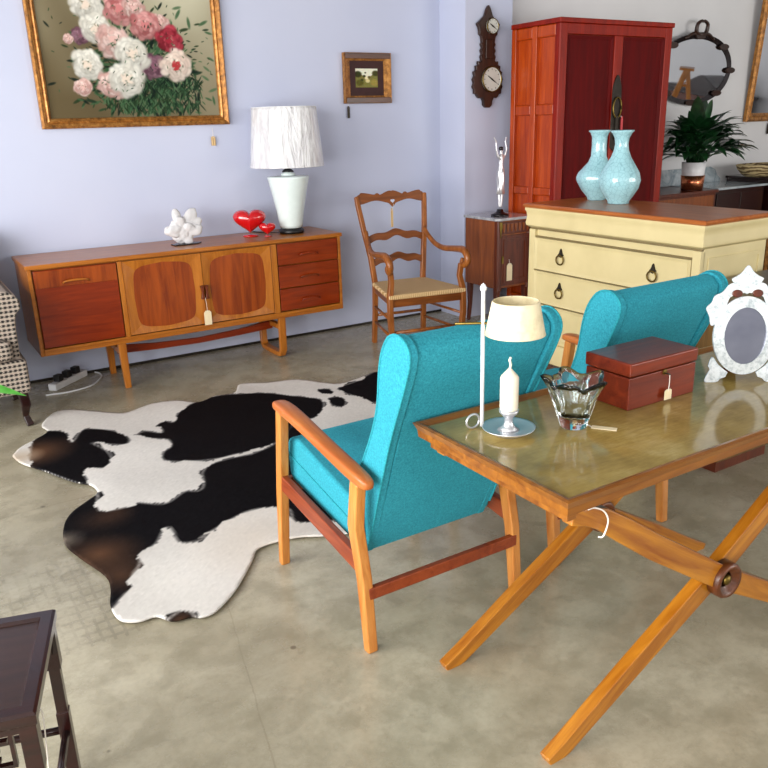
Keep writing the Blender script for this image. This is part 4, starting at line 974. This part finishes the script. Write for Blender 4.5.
t = thing('oval_mirror', 'oval bronze-framed wall mirror with looped bow crest right of the armoire', 'mirror', (7.10, WY-.012, 1.665))
tilt = Matrix.Translation((0, 0, .38)) @ Matrix.Rotation(math.radians(5), 4, 'X') @ Matrix.Translation((0, 0, -.38)) @ Matrix.Translation((0, -.04, 0))
def wm(name, bm, mat, **k):
    bmesh.ops.transform(bm, matrix=tilt, verts=bm.verts); return link(name, bm, mat, t, **k)
wm('glass', PR(superell(0, .35, .52, .285, 2.0, 72), XZ, -.006, .0), 'mirror')
wm('mirror_frame', frame2d(bmesh.new(), superell(0, .35, .565, .328, 2.1, 72), superell(0, .35, .515, .282, 2, 72), XZ, -.022, .006, -.010), 'bronze_dark', bevel=.003)
for k in range(8):
    q_ = k*PI/4+PI/2
    wm('frame_leaf', PR(superell(.545*math.cos(q_), .35+.308*math.sin(q_), .075, .03, 2, 16), XZ, -.034, -.016), 'clock_wood', bevel=.004)
for s in (-1, 1):
    wm('bow_loop', tube(bmesh.new(), [(0, -.02, .665), (s*.07, -.025, .69), (s*.075, -.03, .76), (s*.03, -.03, .79), (0, -.03, .79)], [.014, .02, .018, .015, .013], 8, 5), 'clock_wood', smooth=True)
    wm('bow_tail', tube(bmesh.new(), [(0, -.02, .675), (s*.12, -.02, .675), (s*.22, -.02, .63)], [.018, .018, .01], 8, 4), 'clock_wood', smooth=True)

t = thing('gilt_mirror', 'large rectangular gilt-framed mirror on the wall at the right edge', 'mirror', (8.66, WY-.01, 1.50))
bm = bmesh.new(); W3, H3 = .62, 1.30; tl = Matrix.Rotation(math.radians(4), 4, 'X')
for_ = [(0, 0), (0, -.035), (.02, -.05), (.04, -.04), (.06, -.045), (.085, -.025), (.085, -.006)]
loft(bm, [[(-W3+u, y, u), (W3-u, y, u), (W3-u, y, H3-u), (-W3+u, y, H3-u)] for u, y in for_], cap=False)
bmesh.ops.transform(bm, matrix=tl, verts=bm.verts); link('mirror_frame', bm, 'gilt', t)
bm = B((-W3+.08, W3-.08, -.012, -.006, .08, H3-.08)); bmesh.ops.transform(bm, matrix=tl, verts=bm.verts); link('glass', bm, 'mirror', t)
price_tag('small dark tag hanging below the gilt mirror', (8.50, WY-.014, 1.50), (8.50, WY-.016, 1.46), (.04, .10), mat='iron')

t = thing('step_ladder', 'pale wooden A-frame step ladder reflected in the oval wall mirror', 'ladder', (9.15, 3.82, 0), -.66)
for s in (-1, 1):
    link('front_rail', bar(bmesh.new(), [(s*.25, -.45, 0), (s*.16, 0, 1.85)], .03, .07), 'chair_wood', t, bevel=.004)
    link('rear_rail', bar(bmesh.new(), [(s*.24, .45, 0), (s*.15, .02, 1.82)], .03, .05), 'chair_wood', t, bevel=.004)
for k in range(6):
    z = .25+.28*k; link('tread', B((-.25+.013*k, .25-.013*k, -.47+z*.243, -.35+z*.243, z, z+.025)), 'chair_wood', t, bevel=.003)
link('top_cap', B((-.19, .19, -.09, .09, 1.84, 1.87)), 'chair_wood', t, bevel=.004)
t = thing('tall_cabinet', 'dark carved cabinet against the right wall seen in the oval mirror', 'cabinet', (9.93, 3.65, 0), -PI/2)
link('carcass', B((-.55, .55, -.2, .2, .06, 1.55)), 'dark', t, bevel=.006)
for s in (-1, 1): link('door', B((.01 if s > 0 else -.53, .53 if s > 0 else -.01, -.22, -.2, .1, 1.5)), 'brown', t, bevel=.004)
link('cornice', PR(shape([(-.6, 1.55), (-.6, 1.60), (-.3, 1.62), (-.1, 1.72), (0, 1.76), (.1, 1.72), (.3, 1.62), (.6, 1.60), (.6, 1.55)], 3), XZ, -.24, .2), 'dark', t, bevel=.004)
link('plinth', B((-.55, .55, -.18, .18, 0, .06)), 'dark', t)

# ---------------------------------------------------------------- houndstooth armchair, left edge
t = thing('houndstooth_armchair', 'black and white houndstooth armchair with dark legs cut off by the left edge', 'armchair', (.165, 4.98, 0))
link('base', B((-.40, .36, -.30, .34, .20, .40)), 'hound', t, bevel=.02, seg=3)
link('cushion', B((-.30, .30, -.33, .2, .40, .52)), 'hound', t, bevel=.04, seg=4)
link('backrest', PR([(.18, .38), (.40, .38), (.50, 1.0), (.45, 1.05), (.36, 1.02)], YZ, -.38, .36), 'hound', t, bevel=.04, seg=4)
for s in (-1, 1):
    bm = bmesh.new(); cxx = s*.29
    sec = shape([(cxx-.05, .38), (cxx-.065, .62), (cxx-.09, .68), (cxx-.075, .75), (cxx, .785), (cxx+.075, .75), (cxx+.09, .68), (cxx+.055, .62), (cxx+.045, .38)], 3)
    prism(bm, sec, XZ, -.26, .34); link('arm', bm, 'hound', t, bevel=.012, seg=3)
for x, y in ((.31, -.25), (-.35, -.25), (.31, .30), (-.35, .30)):
    link('leg', bar(bmesh.new(), [(x, y, .22), (x+.01, y-.015, .13), (x+.0, y, .06), (x+.015, y-.02, 0)], [.055, .05, .032, .04], [.055, .05, .032, .04]), 'dark', t, bevel=.006)

# ---------------------------------------------------------------- dark stool, lower left (rotated)
t = thing('side_table', 'dark rosewood side table with inset top and fretwork in the lower left corner', 'side table', (-.105, 1.73, 0), math.radians(-16))
hx2, hy2, zt = .235, .19, .50
def stool_frame():
    bm = bmesh.new(); loft(bm, [[(-hx2+u, -hy2+u, z), (hx2-u, -hy2+u, z), (hx2-u, hy2-u, z), (-hx2+u, hy2-u, z)] for u, z in ((.004, zt-.032), (0, zt-.026), (0, zt-.006), (.006, zt), (.03, zt), (.036, zt-.007), (.036, zt-.02))], cap=False); return bm
link('top_frame', stool_frame(), 'dark', t)
link('top_panel', B((-hx2+.035, hx2-.035, -hy2+.035, hy2-.035, zt-.018, zt-.007)), 'dark_top', t)
for sx in (-1, 1):
    for sy in (-1, 1):
        x, y = sx*(hx2-.022), sy*(hy2-.022)
        link('leg', bar(bmesh.new(), [(x, y, 0), (x, y, .22), (x, y, .221), (x, y, .35), (x, y, .351), (x, y, zt-.03)], [.030, .030, .026, .026, .034, .034], [.030, .030, .026, .026, .034, .034]), 'dark', t, bevel=.003)
        link('bracket', PR([(0, 0), (-.06, 0), (-.05, -.02), (-.02, -.03), (-.012, -.06), (0, -.07)], lambda u, v, q_: (x+q_, y-sy*.016+sy*u, zt-.035+v), -.005, .005), 'dark', t)
for s in (-1, 1):
    link('apron', B((-hx2+.03, hx2-.03, s*(hy2-.022)-.008, s*(hy2-.022)+.008, zt-.055, zt-.032)), 'dark', t, bevel=.002)
    link('apron', B((s*(hx2-.022)-.008, s*(hx2-.022)+.008, -hy2+.03, hy2-.03, zt-.055, zt-.032)), 'dark', t, bevel=.002)
    y = s*(hy2-.022)
    fr = bmesh.new()
    for r in ((-.18, .18, zt-.135, zt-.127), (-.18, -.172, zt-.127, zt-.055), (.172, .18, zt-.127, zt-.055), (.06, .168, zt-.075, zt-.067), (.06, .068, zt-.115, zt-.067), (.06, .15, zt-.118, zt-.110), (.08, .15, zt-.098, zt-.090), (-.168, -.06, zt-.075, zt-.067), (-.068, -.06, zt-.115, zt-.067), (-.15, -.06, zt-.118, zt-.110), (-.15, -.08, zt-.098, zt-.090)):
        box(fr, r[0], r[1], y-.006, y+.006, r[2], r[3])
    link('fretwork', fr, 'dark', t)
    for z in (.16,):
        link('stretcher', T([(s*(hx2-.022), -hy2+.022, z), (s*(hx2-.022), hy2-.022, z)], .010, 8), 'dark', t, smooth=True)
        link('stretcher', T([(-hx2+.022, y, z), (hx2-.022, y, z)], .010, 8), 'dark', t, smooth=True)
tag(link('string_loop', T([(.075, 1.58, .455), (.085, 1.57, .43), (.082, 1.57, .36), (.075, 1.575, .25), (.085, 1.57, .2)], .0015, 5, 4), 'string', smooth=True), 'thin white string hanging from the dark side table', 'string')

# ---------------------------------------------------------------- plant whose leaf tip enters at the left
t = thing('floor_plant', 'bright green leaf tip of a potted plant entering at the left edge', 'plant', (-.42, 3.05, 0))
link('pot', L([(0, 0), (.12, 0), (.16, .28), (.17, .30), (.15, .30), (.14, .26), (0, .26)], 32), 'pot_white', t, smooth=True)
link('soil', L([(0, .262), (.139, .262), (.139, .266), (0, .268)], 24), 'soil', t)
rng = random.Random(4); lm = bmesh.new(); sm = bmesh.new()
for k in range(16):
    a = 2*PI*k/16+rng.uniform(-.2, .2)
    if abs(math.sin(a/2)) < .3: continue
    b = Vector((0, 0, .26)); mid = Vector((.2*math.cos(a), .2*math.sin(a), rng.uniform(.55, .8))); tube(sm, [b, (b+mid)/2+Vector((0,0,.05)), mid], .005, 5)
    leaf(lm, mid, mid+Vector((.25*math.cos(a), .25*math.sin(a), rng.uniform(-.05, .15))), .05, .04)
tube(sm, [(0, 0, .26), (.12, .0, .62), (.42, -.03, .80)], .005, 5, 4)
leaf(lm, (.42, -.03, .80), (.735, -.05, .695), .050, .02, 8, .9)
link('leaves', lm, 'leaf2', t, smooth=True); link('stems', sm, 'leaf2', t, smooth=True)

# ---------------------------------------------------------------- camera, light
cam = bpy.data.cameras.new('camera'); co = bpy.data.objects.new('camera', cam); COL.objects.link(co)
cam.sensor_width = 36; cam.sensor_height = 36; cam.sensor_fit = 'HORIZONTAL'; cam.lens = 790/768*36; cam.clip_start = .05; cam.clip_end = 60
pitch, roll, yaw = map(math.radians, (18.3, -1.7, 31.5))
F = Vector((0, math.cos(pitch), -math.sin(pitch))); R0 = Vector((1,0,0)); U0 = R0.cross(F)
R1 = R0*math.cos(roll)+U0*math.sin(roll); U1 = -R0*math.sin(roll)+U0*math.cos(roll)
Rz = Matrix.Rotation(-yaw, 3, 'Z'); F, R1, U1 = Rz@F, Rz@R1, Rz@U1
mat = Matrix((R1, U1, -F)).transposed().to_4x4(); mat.translation = (0, 0, 1.6); co.matrix_world = mat
sc.camera = co

def daylight(name, loc, rot, sx, sy, power, col):
    l = bpy.data.lights.new(name, 'AREA'); l.shape = 'RECTANGLE'; l.size = sx; l.size_y = sy; l.energy = power; l.color = col
    o = bpy.data.objects.new(name, l); COL.objects.link(o); o.location = loc; o.rotation_euler = rot; return o
for k_, (u0, u1, z0, z1) in enumerate(LH):   # left shop windows, light travels +X
    daylight('window_daylight', (X0-.12, (u0+u1)/2, (z0+z1)/2), (0, -PI/2, 0), z1-z0, u1-u0, (50, 34)[k_]*(u1-u0)*(z1-z0), (1, .985, .96))
for k_, (u0, u1, z0, z1) in enumerate(FH):   # street side behind the viewer, light travels +Y
    daylight('window_daylight', ((u0+u1)/2, Y0-.12, (z0+z1)/2), (PI/2, 0, 0), u1-u0, z1-z0, (4.5, 6, 26)[k_]*(u1-u0)*(z1-z0), (1, .97, .92))
wd = bpy.data.worlds.new('world'); sc.world = wd; wd.use_nodes = True
wd.node_tree.nodes['Background'].inputs[0].default_value = (.8, .88, 1, 1); wd.node_tree.nodes['Background'].inputs[1].default_value = .5
vs = sc.view_settings; vs.view_transform = 'Standard'; vs.look = 'None'; vs.gamma = 1; vs.exposure = 0.1; vs.use_curve_mapping = False
